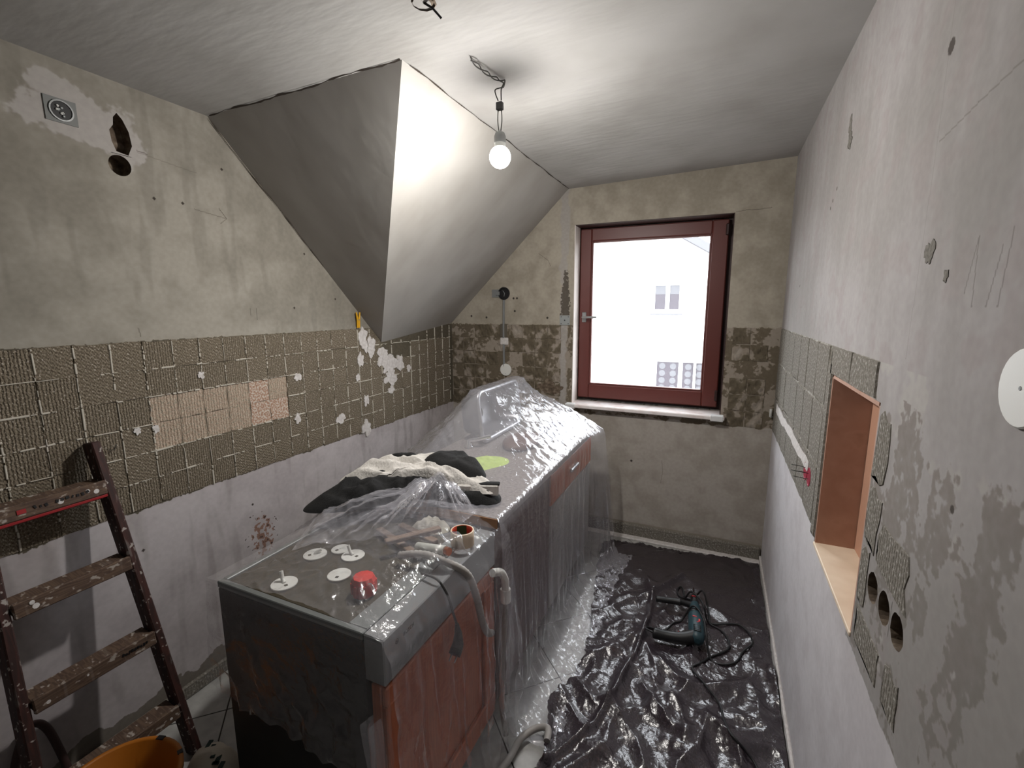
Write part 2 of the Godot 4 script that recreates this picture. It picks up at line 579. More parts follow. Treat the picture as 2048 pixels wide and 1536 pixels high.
func strip(parent: Node3D, p: Array, N: Vector3, w0: float, m: Material, called := "crack", lift := 0.0006):
	# ragged ribbon along points lying on a surface of normal N
	var g := G.new()
	var n := 36
	var pts := []
	for i in p.size() - 1:
		for k in n: pts.append(p[i].lerp(p[i + 1], float(k) / n))
	pts.append(p[-1])
	var dir: Vector3 = (p[-1] - p[0]).normalized()
	var side := dir.cross(N).normalized()
	var prev := []
	var wob := 0.0
	for i in pts.size():
		wob = clampf(wob + rng.randf_range(-0.0025, 0.0025), -0.012, 0.012)
		var w := w0 * rng.randf_range(0.25, 1.3)
		var c: Vector3 = pts[i] + side * wob + N * lift
		var now := [c - side * w * 0.5, c + side * w * 0.5]
		if prev: g.poly([prev[0], now[0], now[1], prev[1]], N)
		prev = now
	part(called, g, m, parent)

func room():
	# ---- floor
	var fl := thing("floor", "light grey diagonal floor tiles with dark joints", "floor", Vector3.ZERO, "", "structure")
	var g := G.new()
	g.box(Vector3((XL + XR) / 2, -0.104, (ZB + ZN) / 2), Vector3(XR - XL + 0.5, 0.2, ZN - ZB + 0.6))
	part("screed", g, M.tile_joint, fl)
	var area := PackedVector2Array([Vector2(XL, ZB), Vector2(XR, ZB), Vector2(XR, ZN), Vector2(XL, ZN)])
	var step := 0.471 / sqrt(2.0)
	for i in range(-9, 10):
		for j in range(-12, 8):
			# joints: z - x = -1.17 + 0.471 k ; z + x = -2.255 + 0.471 k
			var d := -1.17 + 0.471 * (i + 0.5)
			var s := -2.255 + 0.471 * (j + 0.5)
			var c := Vector2((s - d) * 0.5, (s + d) * 0.5)
			var e := (0.471 * 0.5 - 0.004)
			var sq := PackedVector2Array([c + Vector2(e, 0), c + Vector2(0, e), c + Vector2(-e, 0), c + Vector2(0, -e)])
			for q in Geometry2D.intersect_polygons(sq, area):
				if q.size() < 3: continue
				var tg := G.new()
				tg.prism(q, Transform3D(Basis(Vector3(1, 0, 0), Vector3(0, 0, 1), Vector3(0, 1, 0)), Vector3(0, -0.0045, 0)), 0.0045 + rng.randf_range(-0.0004, 0.0004))
				part("tile", tg, M.floor_tile, fl)
	# ---- ceiling: flat part, sloped part and hip
	var ce := thing("ceiling", "off-white plastered attic ceiling with a sloped part and trowel ripples", "ceiling", Vector3.ZERO, "", "structure")
	g = G.new()
	var k := [Vector3(XL, yc(XL), ZB), Vector3(XR, yc(XR), ZB), Vector3(XR, yc(XR), ZN), Vector3(XL, yc(XL), ZN)]
	var kt := k.map(func(p): return Vector3(p.x, TOP, p.z))
	g.poly(k, Vector3.DOWN)
	g.poly(kt, Vector3.UP)
	for i in 4: g.poly([k[i], k[(i + 1) % 4], kt[(i + 1) % 4], kt[i]], (k[i] + k[(i + 1) % 4]) * 0.5 - Vector3(-0.8, 2.36, -0.8))
	part("ceiling_slab", g, M.ceiling_plaster, ce)
	var A := Vector3(XL, yc(XL), -1.32)
	var C := Vector3(-0.99, yc(-0.99), -1.345)
	var D := Vector3(-0.99, yc(-0.99), ZB)
	var B := Vector3(XL, 1.39, -2.30)
	var E := Vector3(XL, 1.487, ZB)
	# fine grid with slight hand-plastered unevenness
	var un := noise(2.2, 5)
	var sg := G.new()
	sg.smooth(true)
	var nu := 26
	var nv := 20
	var sp := func(i: int, j: int) -> Vector3:
		var u := float(i) / nu
		var v := float(j) / nv
		var p := C.lerp(D, u).lerp(B.lerp(E, u), v)
		var edge := minf(minf(u, 1 - u), minf(v, 1 - v))
		return p + Vector3(0.7, -0.7, 0) * un.get_noise_3dv(p) * 0.012 * sm(0, 0.1, edge)
	for i in nu:
		for j in nv:
			sg.poly([sp.call(i, j), sp.call(i + 1, j), sp.call(i + 1, j + 1), sp.call(i, j + 1)], Vector3(1, -1, 0))
	part("sloped_panel", sg, M.slope_plaster, ce)
	var hg := G.new()
	hg.poly([A, C, B], Vector3(0.2, -1, 1))
	part("hip_panel", hg, M.slope_plaster, ce)
	strip(ce, [A + Vector3(0.02, 0, 0.004), C + Vector3(-0.002, 0, 0.004)], Vector3(0.1, -1, 0.6).normalized(), 0.007, M.dark_crack, "crack", 0.004)
	strip(ce, [C + Vector3(0.004, -0.002, -0.03), D + Vector3(0.004, -0.002, 0.02)], Vector3(0.6, -1, 0).normalized(), 0.0045, M.dark_crack, "crack", 0.004)
	strip(ce, [A + Vector3(0.004, -0.01, 0), B + Vector3(0.004, 0.02, 0)], Vector3(1, 0, 0.6).normalized(), 0.004, M.dark_crack, "crack", 0.004)

	# ---- left wall
	var span := Vector2(2.74, TOP)      # picture covers z from -0.4 to ZB
	var up1 := c8(160, 154, 142); var up2 := c8(184, 178, 166)
	var low1 := c8(206, 198, 199); var low2 := c8(222, 215, 216)
	var grout := c8(206, 201, 190); var glue := c8(108, 100, 84); var fill := c8(208, 202, 198)
	var im := paint(1096, 1040, span, [101, 102, 103, 104], func(u: float, v: float, a: float, b: float, c: float, d: float) -> Color:
		var z := -0.4 - u
		var k0 := up1.lerp(up2, sm(0.3, 0.7, a * 0.6 + b * 0.4)).lerp(up1.darkened(0.1), sm(0.62, 0.8, d) * 0.35)
		if v < 0.862 + (b - 0.5) * 0.03 + (c - 0.5) * 0.012:
			k0 = low1.lerp(low2, sm(0.3, 0.7, a * 0.5 + b * 0.5)).lerp(c8(160, 152, 148), sm(0.6, 0.85, d) * 0.35)
			var e := Vector2((z + 1.385) / 0.06, (v - 0.53) / 0.1).length()
			if e < 1.0 and c > 0.4 + e * 0.22: k0 = k0.lerp(c8(146, 100, 80), 0.75)
			if e < 1.5 and c > 0.8: k0 = c8(60, 50, 44)
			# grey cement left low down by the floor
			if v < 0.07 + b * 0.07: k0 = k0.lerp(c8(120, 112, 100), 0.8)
		elif v < 1.482 + (c - 0.5) * 0.012:
			k0 = glue.lerp(c8(96, 88, 73), sm(0.4, 0.6, c))
		else:
			# white filler smeared round the box and the broken hole
			var e := minf(Vector2((z + 0.86) / 0.14, (v - 2.235) / 0.1).length(), Vector2((z + 0.985) / 0.1, (v - 2.2) / 0.11).length())
			k0 = k0.lerp(fill, sm(0.15, 0.3, (b - 0.5) * 0.9 + (c - 0.5) * 0.25 + 1.05 - e) * 0.85)
			if z > -0.75 and v < 1.9: pass
		return k0 + Color(1, 1, 1) * (c - 0.5) * 0.05)
	var pen := c8(90, 82, 74)
	var lz := func(z: float, y: float) -> Vector2: return Vector2(-0.4 - z, y)
	for q in [[-1.05, 2.16], [-1.16, 2.14], [-1.25, 2.1], [-1.3, 2.08]]: pass
	stroke(im, span, [lz.call(-1.05, 2.15), lz.call(-1.25, 2.13)], pen, 0.002, 0.25)
	stroke(im, span, [lz.call(-1.05, 2.155), lz.call(-1.08, 2.152)], pen, 0.002, 0.6)
	stroke(im, span, [lz.call(-1.23, 1.99), lz.call(-1.36, 1.975), lz.call(-1.33, 2.01), lz.call(-1.36, 1.975), lz.call(-1.33, 1.95)], pen, 0.002, 0.5)
	stroke(im, span, [lz.call(-1.43, 1.6), lz.call(-1.43, 1.57)], pen, 0.002, 0.6)
	stroke(im, span, [lz.call(-1.46, 1.6), lz.call(-1.46, 1.55)], pen, 0.002, 0.6)
	stroke(im, span, [lz.call(-0.98, 1.53), lz.call(-0.985, 1.5)], pen, 0.002, 0.6)
	for q in [[-1.087, 2.001], [-1.185, 2.003], [-1.667, 1.603], [-1.75, 1.87], [-1.94, 1.65], [-1.36, 2.17], [-0.9, 0.7], [-1.35, 0.7]]:
		dot(im, span, lz.call(q[0], q[1]), 0.0045, c8(48, 40, 34))
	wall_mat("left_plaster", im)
	pass
	var brk := PackedVector2Array()
	for q in [[-0.985, 2.135], [-1.02, 2.13], [-1.035, 2.165], [-1.03, 2.21], [-1.015, 2.245], [-1.0, 2.262], [-0.988, 2.245], [-0.985, 2.22], [-0.972, 2.2], [-0.975, 2.165]]: brk.append(Vector2(ZN - q[0], q[1]))
	var uv := Transform2D(Vector2(1.0 / span.x, 0), Vector2(0, -1.0 / span.y), Vector2((-0.4 - ZN) / span.x, 1.0))
	var holes := [hole(Vector2(ZN + 0.99, 2.09), 0.034, 0.06), {"r": Rect2(ZN + 0.968, 2.126, 0.071, 0.14), "poly": brk, "depth": 0.045, "through": false}]
	var wl := thing("wall_left", "stripped left wall with a band of old tile adhesive", "wall", Vector3.ZERO, "", "structure")
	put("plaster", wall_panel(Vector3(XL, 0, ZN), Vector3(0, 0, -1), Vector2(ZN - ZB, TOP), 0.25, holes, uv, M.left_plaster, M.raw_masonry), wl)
	# adhesive pieces: 10 cm tiles, six rows
	var shapes := []
	for i in 8: shapes.append(patch_shape(0.1008, 0.1038, 0.003))
	var kinds := {}
	for m in ["adhesive_ridged", "adhesive_dotted", "adhesive_pink", "brick_bare", "white_filler", "adhesive_blotched"]:
		kinds[m] = []
		for s in shapes:
			var am: ArrayMesh = s.mesh(M[m])
			kinds[m].append(am)
	for r in 6:
		var y := 0.862 + 0.1033 * (r + 0.5)
		for c in range(-6, 26):
			var z := -0.58 - 0.1005 * (c + 0.5)
			if z < ZB + 0.05: continue
			# the sloped ceiling cuts the top row off towards the corner
			if z < -2.3 and y > 1.30 + (-2.3 - z) * 0.11: continue
			var kind := "adhesive_ridged" if rng.randf() < 0.62 else "adhesive_dotted"
			var lift := rng.randf_range(-0.0008, 0.0012)
			if (r == 2 or r == 3) and z < -0.98 and z > -1.59:
				kind = "adhesive_pink"
				lift = -0.0022
				if z < -1.39 and (r == 2 or z > -1.49): kind = "brick_bare"
			stuck(kinds[kind][rng.randi() % 8], "adhesive_piece", wl, Vector3(XL + lift, y + rng.randf_range(-0.001, 0.001), z), Vector3(0, 0, -1))

	# broken white grout lines left standing between the pieces
	var gj := G.new()
	for r in 7:
		for c in range(-6, 26):
			for way in 2:
				var y0 := 0.862 + 0.1033 * r
				var z0 := -0.58 - 0.1005 * c
				var keep := 0.85 if way == 0 else 0.68
				var at := 0.0
				while at < 0.095:
					var ln := rng.randf_range(0.004, 0.022) if rng.randf() < 0.75 else rng.randf_range(0.03, 0.09)
					ln = minf(ln, 0.1 - at)
					if rng.randf() < keep:
						var y := y0 + (at + ln / 2 if way == 0 else rng.randf_range(-0.0012, 0.0012))
						var z := z0 - (rng.randf_range(-0.0012, 0.0012) if way == 0 else at + ln / 2)
						var top := 1.478 if z > -2.28 else 1.385 + (-2.3 - z) * 0.115
						if y < top and y > 0.87 and z > ZB + 0.02 and not (y > 1.075 and y < 1.268 and z < -0.99 and z > -1.585):
							var w := rng.randf_range(0.0022, 0.0068)
							gj.box(Vector3(XL + 0.0035, y, z), Vector3(0.007, ln if way == 0 else w, w if way == 0 else ln), 0.0012, Basis(Vector3(1, 0, 0), rng.randf_range(-0.03, 0.03)))
					at += ln + rng.randf_range(0.0, 0.012)
	part("grout_remains", gj, M.grout_white, wl).set_meta("kind", "stuff")
	# smears of white plaster over the adhesive below the hip
	for q in [[-2.13, 1.42, 0.05], [-2.2, 1.37, 0.04], [-2.1, 1.3, 0.03], [-2.36, 1.24, 0.075], [-2.3, 1.3, 0.05], [-2.46, 1.24, 0.05], [-2.36, 1.16, 0.05], [-2.37, 1.08, 0.025], [-2.13, 1.05, 0.025], [-1.92, 0.985, 0.03], [-2.07, 1.2, 0.018], [-2.56, 1.2, 0.022], [-2.12, 0.885, 0.04], [-0.99, 1.15, 0.012], [-1.65, 1.26, 0.02], [-1.18, 1.33, 0.014], [-0.93, 1.16, 0.012], [-1.63, 1.05, 0.02]]:
		blob(wl, Vector3(XL, q[1], q[0]), Vector3(0, 0, -1), q[2], 0.0075, M.white_filler)
	# ---- back wall
	var bx := Vector2(XR - XL + 0.5, TOP)
	var bspan := Vector2(2.265, TOP)
	var b1 := c8(180, 171, 155); var b2 := c8(202, 193, 177)
	im = paint(906, 1040, bspan, [111, 112, 113, 114], func(u: float, v: float, a: float, b: float, c: float, d: float) -> Color:
		var x := XL + u
		var k0 := b1.lerp(b2, sm(0.3, 0.7, a * 0.45 + b * 0.55))
		if v < 0.865 + (b - 0.5) * 0.05:
			k0 = c8(186, 177, 166).lerp(c8(204, 196, 186), sm(0.3, 0.7, a * 0.4 + b * 0.6))
			if v < 0.1: k0 = k0.lerp(c8(150, 140, 124), 0.5)
		elif v < 1.481 + (c - 0.5) * 0.02:
			k0 = c8(124, 112, 94).lerp(c8(178, 166, 152), sm(0.46, 0.54, b * 0.7 + c * 0.3))
		# filler and cement beside the window
		if x > -1.06 and x < -0.94:
			var w := absf(x + 1.01) / 0.035 + (b - 0.5) * 1.2
			if v > 0.87 and w < 1.0: k0 = k0.lerp(c8(196, 190, 184), sm(1.0, 0.6, w) * 0.9)
			if v > 1.55 and v < 1.86 and absf(x + 1.0 + (c - 0.5) * 0.03) < 0.03 - maxf(0.0, v - 1.68) * 0.12: k0 = c8(112, 104, 94)
		return k0 + Color(1, 1, 1) * (c - 0.5) * 0.05)
	var bp := func(x: float, y: float) -> Vector2: return Vector2(x - XL, y)
	for q in [[-1.396, 1.67], [-1.368, 1.67], [-1.385, 1.579], [-1.62, 1.53], [-1.75, 1.54], [-1.13, 1.53], [-0.5, 0.55]]:
		dot(im, bspan, bp.call(q[0], q[1]), 0.007, c8(44, 38, 34))
	stroke(im, bspan, [bp.call(-1.2, 1.98), bp.call(-1.13, 1.93), bp.call(-1.11, 1.89)], pen, 0.003, 0.6)
	stroke(im, bspan, [bp.call(0.045, 2.158), bp.call(0.1, 2.166), bp.call(0.16, 2.163), bp.call(0.23, 2.168)], pen, 0.003, 0.7)
	stroke(im, bspan, [bp.call(-0.3, 0.58), bp.call(-0.29, 0.5), bp.call(-0.3, 0.42)], pen, 0.002, 0.4)
	wall_mat("back_plaster", im)
	uv = Transform2D(Vector2(1.0 / bspan.x, 0), Vector2(0, -1.0 / bspan.y), Vector2(-0.25 / bspan.x, 1.0))
	var wb := thing("wall_back", "stripped rear wall around the window with patchy brown adhesive", "wall", Vector3.ZERO, "", "structure")
	put("plaster", wall_panel(Vector3(XL - 0.25, 0, ZB), Vector3(1, 0, 0), bx, 0.3, [{"r": Rect2(-0.94 - XL + 0.25, 0.925, 0.98, 1.23), "poly": PackedVector2Array(), "depth": 0.0, "through": true}], uv, M.back_plaster, M.raw_masonry), wb)
	shapes = []
	for i in 6: shapes.append(patch_shape(0.097, 0.099, 0.0035).mesh(M.adhesive_blotched))
	for r in 6:
		var y := 0.862 + 0.1033 * (r + 0.5)
		for c in 23:
			var x := XL + 0.1 * (c + 0.55)
			if x > XR - 0.04 or (x > -1.07 and x < -0.93): continue
			if x > -1.0 and x < 0.1 and y > 0.9: continue
			if absf(x + 1.475) < 0.05 and rng.randf() < 0.6: continue
			if rng.randf() < 0.22: continue
			stuck(shapes[rng.randi() % 6], "adhesive_piece", wb, Vector3(x, y, ZB + rng.randf_range(-0.001, 0.0006)), Vector3(1, 0, 0))

	blob(wb, Vector3(-1.13, 1.035, ZB), Vector3(1, 0, 0), 0.06, 0.005, M.raw_masonry)
	blob(wb, Vector3(-1.06, 1.02, ZB), Vector3(1, 0, 0), 0.035, 0.006, M.raw_masonry)
	# ---- right wall
	var r1 := c8(170, 165, 162); var r2 := c8(192, 187, 186)
	im = paint(1096, 1040, span, [121, 122, 123, 124], func(u: float, v: float, a: float, b: float, c: float, d: float) -> Color:
		var z := ZB + u
		var k0 := r1.lerp(r2, sm(0.25, 0.75, a * 0.6 + d * 0.25 + b * 0.15)).lerp(c8(172, 160, 158), sm(0.55, 0.75, b) * 0.35)
		var edge := (b - 0.5) * 0.05 + (c - 0.5) * 0.012
		if v < 0.8 + edge * 0.4 and z > -1.28 or v < 0.862 + edge * 0.3 and z <= -1.28:
			k0 = c8(222, 217, 220).lerp(c8(236, 232, 235), sm(0.3, 0.7, a * 0.5 + b * 0.5))
		elif v < 1.481 and z < -1.28:
			k0 = c8(150, 145, 133).lerp(c8(196, 192, 184), sm(0.5, 0.6, b * 0.5 + c * 0.5))
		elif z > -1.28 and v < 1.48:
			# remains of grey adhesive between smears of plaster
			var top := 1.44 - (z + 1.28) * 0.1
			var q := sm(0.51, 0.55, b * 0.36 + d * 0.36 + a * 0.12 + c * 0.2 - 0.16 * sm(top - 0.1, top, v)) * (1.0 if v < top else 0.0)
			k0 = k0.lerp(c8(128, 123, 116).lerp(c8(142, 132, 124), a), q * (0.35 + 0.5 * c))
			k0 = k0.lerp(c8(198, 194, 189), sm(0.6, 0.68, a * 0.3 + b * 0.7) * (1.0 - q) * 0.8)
		return k0 + Color(1, 1, 1) * (c - 0.5) * 0.045)
	var rz := func(z: float, y: float) -> Vector2: return Vector2(z - ZB, y)
	stroke(im, span, [rz.call(-1.11, 1.89), rz.call(-0.98, 1.905), rz.call(-0.8, 1.92), rz.call(-0.6, 1.93)], c8(120, 114, 108), 0.004, 0.5)
	stroke(im, span, [rz.call(-1.13, 2.2), rz.call(-1.12, 1.9), rz.call(-1.13, 1.5)], c8(130, 124, 120), 0.005, 0.25)
	for q in [[-0.93, 1.62, -0.91, 1.7], [-0.91, 1.7, -0.9, 1.6], [-0.86, 1.6, -0.84, 1.68], [-0.83, 1.6, -0.82, 1.7], [-0.815, 1.78, -0.81, 1.74]]:
		stroke(im, span, [rz.call(q[0], q[1]), rz.call(q[2], q[3])], c8(110, 104, 100), 0.003, 0.5)
	for q in [[-1.117, 2.047, 0.012], [-2.05, 1.95, 0.005], [-2.02, 1.97, 0.005], [-1.97, 2.0, 0.005], [-2.6, 1.7, 0.005], [-2.5, 1.6, 0.004], [-0.86, 1.3, 0.006]]:
		dot(im, span, rz.call(q[0], q[1]), q[2], c8(70, 62, 56))
	stroke(im, span, [rz.call(-2.35, 1.63), rz.call(-2.35, 1.51)], pen, 0.003, 0.5)
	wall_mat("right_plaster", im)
	uv = Transform2D(Vector2(1.0 / span.x, 0), Vector2(0, -1.0 / span.y), Vector2(0, 1.0))
	holes = [{"r": Rect2(-1.725 - ZB, 0.815, 0.485, 0.577), "poly": PackedVector2Array(), "depth": 0.118, "through": false}]
	for z in [-1.139, -1.064, -0.989]: holes.append(hole(Vector2(z - ZB, 1.007), 0.033, 0.06, 0.04))
	var wr := thing("wall_right", "grey plastered right wall with a boarded niche and drilled round holes", "wall", Vector3.ZERO, "", "structure")
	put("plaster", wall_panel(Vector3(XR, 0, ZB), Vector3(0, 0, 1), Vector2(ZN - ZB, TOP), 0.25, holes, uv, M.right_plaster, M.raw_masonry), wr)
	for q in [[-1.085, 1.697, 0.022, 0.6], [-1.86, 2.16, 0.022, 0.0], [-1.84, 2.115, 0.022, 0.0], [-1.0, 1.65, 0.009, 0.0]]:
		blob(wr, Vector3(XR, q[1], q[0]), Vector3(0, 0, 1), q[2], 0.0012, M.chip_grey)
	# boards that line the niche
	g = G.new(); g.box(Vector3(XR + 0.0575, 1.1, -1.7195), Vector3(0.113, 0.568, 0.01)); part("niche_side_board", g, M.niche_board, wr)
	g = G.new(); g.box(Vector3(XR + 0.0575, 1.1, -1.2455), Vector3(0.113, 0.568, 0.01)); part("niche_side_board", g, M.niche_board, wr)
	g = G.new(); g.box(Vector3(XR + 0.113, 1.1, -1.4825), Vector3(0.008, 0.568, 0.46)); part("niche_back_board", g, M.niche_back, wr)
	g = G.new(); g.box(Vector3(XR + 0.0575, 1.386, -1.4825), Vector3(0.113, 0.01, 0.46)); part("niche_top_board", g, M.niche_board, wr)
	g = G.new(); g.box(Vector3(XR + 0.055, 0.8215, -1.4825), Vector3(0.116, 0.012, 0.482), 0.002); part("niche_sill_board", g, M.niche_sill, wr)
	# adhesive pieces: 20 cm tiles beside and above the niche, and one column to its near side
	var zs := [-3.13, -2.94, -2.745, -2.55, -2.36, -2.17, -1.975, -1.78]
	for r in 3:
		var y := 0.862 + 0.2065 * (r + 0.5)
		for c in zs.size() - 1:
			if r == 0 and c > 0: y = 0.862 + 0.2065 * 0.5
			var w: float = zs[c + 1] - zs[c]
			var zc: float = (zs[c + 1] + zs[c]) * 0.5
			if r == 0 and c > 4: pass
			stuck(patch_shape(w - 0.006, 0.2, 0.0045).mesh(M.adhesive_grey), "adhesive_piece", wr, Vector3(XR + rng.randf_range(-0.0005, 0.001), y, zc), Vector3(0, 0, 1))
	stuck(patch_shape(0.24, 0.085, 0.0045).mesh(M.adhesive_grey), "adhesive_piece", wr, Vector3(XR, 1.437, -1.625), Vector3(0, 0, 1))
	stuck(patch_shape(0.22, 0.085, 0.0045).mesh(M.adhesive_grey), "adhesive_piece", wr, Vector3(XR, 1.437, -1.39), Vector3(0, 0, 1))
	stuck(patch_shape(0.05, 0.6, 0.0045).mesh(M.adhesive_grey), "adhesive_piece", wr, Vector3(XR, 1.13, -1.753), Vector3(0, 0, 1))
	for q in [[-1.19, 1.3, 0.08, 0.16], [-1.19, 1.14, 0.08, 0.13], [-1.05, 1.112, 0.17, 0.1], [-1.203, 0.99, 0.05, 0.14], [-1.13, 0.875, 0.18, 0.08], [-0.98, 0.88, 0.08, 0.08]]:
		stuck(patch_shape(q[2] + 0.012, q[3] + 0.012, 0.0018, 0.3).mesh(M.adhesive_grey), "adhesive_piece", wr, Vector3(XR, q[1], q[0]), Vector3(0, 0, 1))
	# white filler over a cable chase
	g = G.new()
	var pts := PackedVector2Array()
	for i in 15: pts.append(Vector2(-3.0 + i * 0.077, 1.045 + rng.randf_range(-0.008, 0.01)))
	for i in 15: pts.append(Vector2(-3.0 + (14 - i) * 0.077, 1.0 + rng.randf_range(-0.01, 0.008)))
	var dl := Geometry2D.triangulate_polygon(pts)
	g.prism(pts, Transform3D(Basis(Vector3(0, 0, 1), Vector3.UP, Vector3(-1, 0, 0)), Vector3(XR, 0, 0)), 0.0065)
	part("chase_filler", g, M.white_filler, wr)

	# ---- wall behind the viewer
	var wn := thing("wall_near", "plain plastered wall behind the viewer", "wall", Vector3.ZERO, "", "structure")
	g = G.new(); g.box(Vector3((XL + XR) / 2, TOP / 2, ZN + 0.125), Vector3(XR - XL + 0.5, TOP, 0.25))
	part("plaster", g, M.slope_plaster, wn)
	# ---- strips of old skirting mortar along the floor
	var bb := thing("baseboard_back", "ragged strip of old mortar where the skirting stood", "baseboard", Vector3.ZERO, "", "structure")
	g = G.new()
	g.box(Vector3(-0.8, 0.045, ZB + 0.012), Vector3(2.25, 0.09, 0.024), 0.006)
	part("mortar_strip", g, M.raw_mortar if M.has("raw_mortar") else M.adhesive_grey, bb)
	g = G.new(); g.box(Vector3(-0.8, 0.006, ZB + 0.045), Vector3(2.25, 0.014, 0.05), 0.004); part("mortar_fillet", g, M.white_filler, bb)
	var br := thing("baseboard_right", "narrow ragged mortar strip along the right wall at floor level", "baseboard", Vector3.ZERO, "", "structure")
	g = G.new(); g.box(Vector3(XR - 0.006, 0.02, -1.2), Vector3(0.012, 0.04, 3.85), 0.004); part("mortar_strip", g, M.white_filler, br)
	var bl := thing("baseboard_left", "grey mortar strip along the left wall at floor level", "baseboard", Vector3.ZERO, "", "structure")
	g = G.new(); g.box(Vector3(XL + 0.008, 0.03, -1.2), Vector3(0.016, 0.06, 3.85), 0.005); part("mortar_strip", g, M.adhesive_grey, bl)

func disc(g: G, c: Vector3, N: Vector3, r: float, t: float, sides := 24, bevel := 0.002):
	# round plate standing on a surface of normal N
	var B := Basis(Quaternion(Vector3.UP, N)) if N.dot(Vector3.UP) > -0.999 else Basis(Vector3.RIGHT, PI)
	g.lathe([Vector2(0, 0), Vector2(r, 0), Vector2(r, t - bevel), Vector2(r - bevel, t), Vector2(0, t)], c, B, sides, false)

func wall_fittings():
	var X := Vector3(1, 0, 0)
	var Z := Vector3(0, 0, 1)
	# ---- metal junction box high on the left wall
	var t := thing("junction_box", "square grey metal junction box with loose wires high on left wall", "junction box", Vector3(XL, 2.213, -0.846))
	var g := G.new()
	g.prism(PackedVector2Array([Vector2(-0.04, -0.036), Vector2(0.04, -0.036), Vector2(0.04, 0.036), Vector2(-0.04, 0.036)]), Transform3D(Basis(Vector3(0, 0, -1), Vector3.UP, X), t.position), 0.004)
	part("plate", g, mat("box_grey", c8(118, 120, 118), 0.6), t)
	g = G.new()
	var B := Basis(Quaternion(Vector3.UP, X))
	g.lathe([Vector2(0.031, 0.0), Vector2(0.031, 0.008), Vector2(0.027, 0.008), Vector2(0.027, 0.0045)], t.position, B, 20, false)
	part("ring", g, M.steel, t)
	g = G.new(); disc(g, t.position + X * 0.003, X, 0.027, 0.002, 20, 0.0005); part("box_floor", g, M.black_plastic, t)
	for i in 9:
		g = G.new()
		var a := rng.randf() * TAU
		var c := t.position + X * 0.007 + Vector3(0, cos(a), sin(a)) * rng.randf_range(0.004, 0.018)
		g.box(c, Vector3(0.006, 0.007, 0.006), 0.0015, Basis(X, rng.randf() * 3.0))
		part("terminal", g, M.white_plastic if i % 2 else M.galvanised, t)
	# ---- nail and yellow clothes peg
	t = thing("nail", "bent silver nail in the tile adhesive near ladder top", "nail", Vector3(XL, 1.11, -0.846))
	g = G.new(); g.tube([t.position + X * 0.003, t.position + Vector3(0.018, 0.002, -0.002), t.position + Vector3(0.022, 0.02, -0.006)], 0.0018, 6); part("shank", g, M.steel, t)
	t = thing("clothes_peg", "yellow plastic clothes peg stuck on the left wall below slope", "peg", Vector3(XL + 0.008, 1.49, -2.09))
	var yel := mat("yellow_plastic", c8(214, 160, 22), 0.45)
	for s in [-1.0, 1.0]:
		g = G.new()
		g.tube([t.position + Vector3(0.006, 0.0, s * 0.007), t.position + Vector3(0.008, 0.045, s * 0.006), t.position + Vector3(0.008, 0.088, s * 0.014)], [0.0055, 0.0065, 0.0045], 6)
		part("arm", g, yel, t)
	g = G.new(); g.tube([t.position + Vector3(0.008, 0.045, -0.009), t.position + Vector3(0.008, 0.045, 0.009)], 0.006, 8); part("spring", g, M.steel, t)
	# ---- back wall: switch boxes, cable chase, round cover, perforated metal plate
	t = thing("switch_box", "pair of empty dark flush boxes on the rear wall under slope", "switch box", Vector3(-1.5, 1.708, ZB))
	g = G.new(); g.box(t.position + Vector3(-0.04, 0, 0.003), Vector3(0.062, 0.058, 0.008), 0.002); part("frame_plate", g, M.grey_plastic, t)
	g = G.new(); g.lathe([Vector2(0.046, 0), Vector2(0.046, 0.01), Vector2(0.037, 0.01), Vector2(0.035, 0.003), Vector2(0, 0.003)], t.position + Vector3(0.028, 0, 0), Basis(Quaternion(Vector3.UP, Z)), 24, false); part("round_box", g, M.black_plastic, t)
	g = G.new(); g.box(t.position + Vector3(-0.02, 0, 0.01), Vector3(0.03, 0.028, 0.008), 0.002); part("terminal_block", g, M.grey_plastic, t)
	g = G.new(); g.tube([t.position + Vector3(0.02, 0.02, 0.006), t.position + Vector3(0.04, 0.0, 0.02), t.position + Vector3(0.03, -0.022, 0.008)], 0.002, 6); part("wire", g, M.galvanised, t)
	t = thing("cable_conduit", "grey vertical conduit pipe in an open chase below switch boxes", "conduit", Vector3(-1.474, 1.12, ZB))
	g = G.new(); g.tube([Vector3(-1.474, 1.66, ZB + 0.004), Vector3(-1.476, 1.45, ZB + 0.004), Vector3(-1.474, 1.165, ZB + 0.004)], 0.009, 8); part("pipe", g, M.grey_plastic, t)
	g = G.new(); g.box(Vector3(-1.476, 1.435, ZB + 0.004), Vector3(0.055, 0.1, 0.009), 0.003); part("cement_dab", g, mat("cement", c8(92, 86, 76), 0.95), t)
	g = G.new(); g.box(Vector3(-1.47, 1.355, ZB + 0.006), Vector3(0.065, 0.055, 0.014), 0.005); part("filler_dab", g, M.white_filler, t)
	t = thing("blank_cover", "white round blank cover on the rear wall under the conduit", "cover", Vector3(-1.458, 1.14, ZB + 0.004))
	g = G.new(); disc(g, t.position, Z, 0.046, 0.008, 28); part("plate", g, M.white_plastic, t)
	g = G.new(); disc(g, t.position + Vector3(0, -0.03, 0.0078), Z, 0.0025, 0.0006, 8, 0.0001); part("screw", g, M.grey_plastic, t)
	t = thing("mounting_plate", "small perforated metal plate beside the window's left edge", "plate", Vector3(-1.0, 1.515, ZB + 0.002))
	g = G.new(); g.box(t.position + Vector3(0, 0, 0.0015), Vector3(0.075, 0.068, 0.003), 0.001); part("sheet", g, M.galvanised, t)
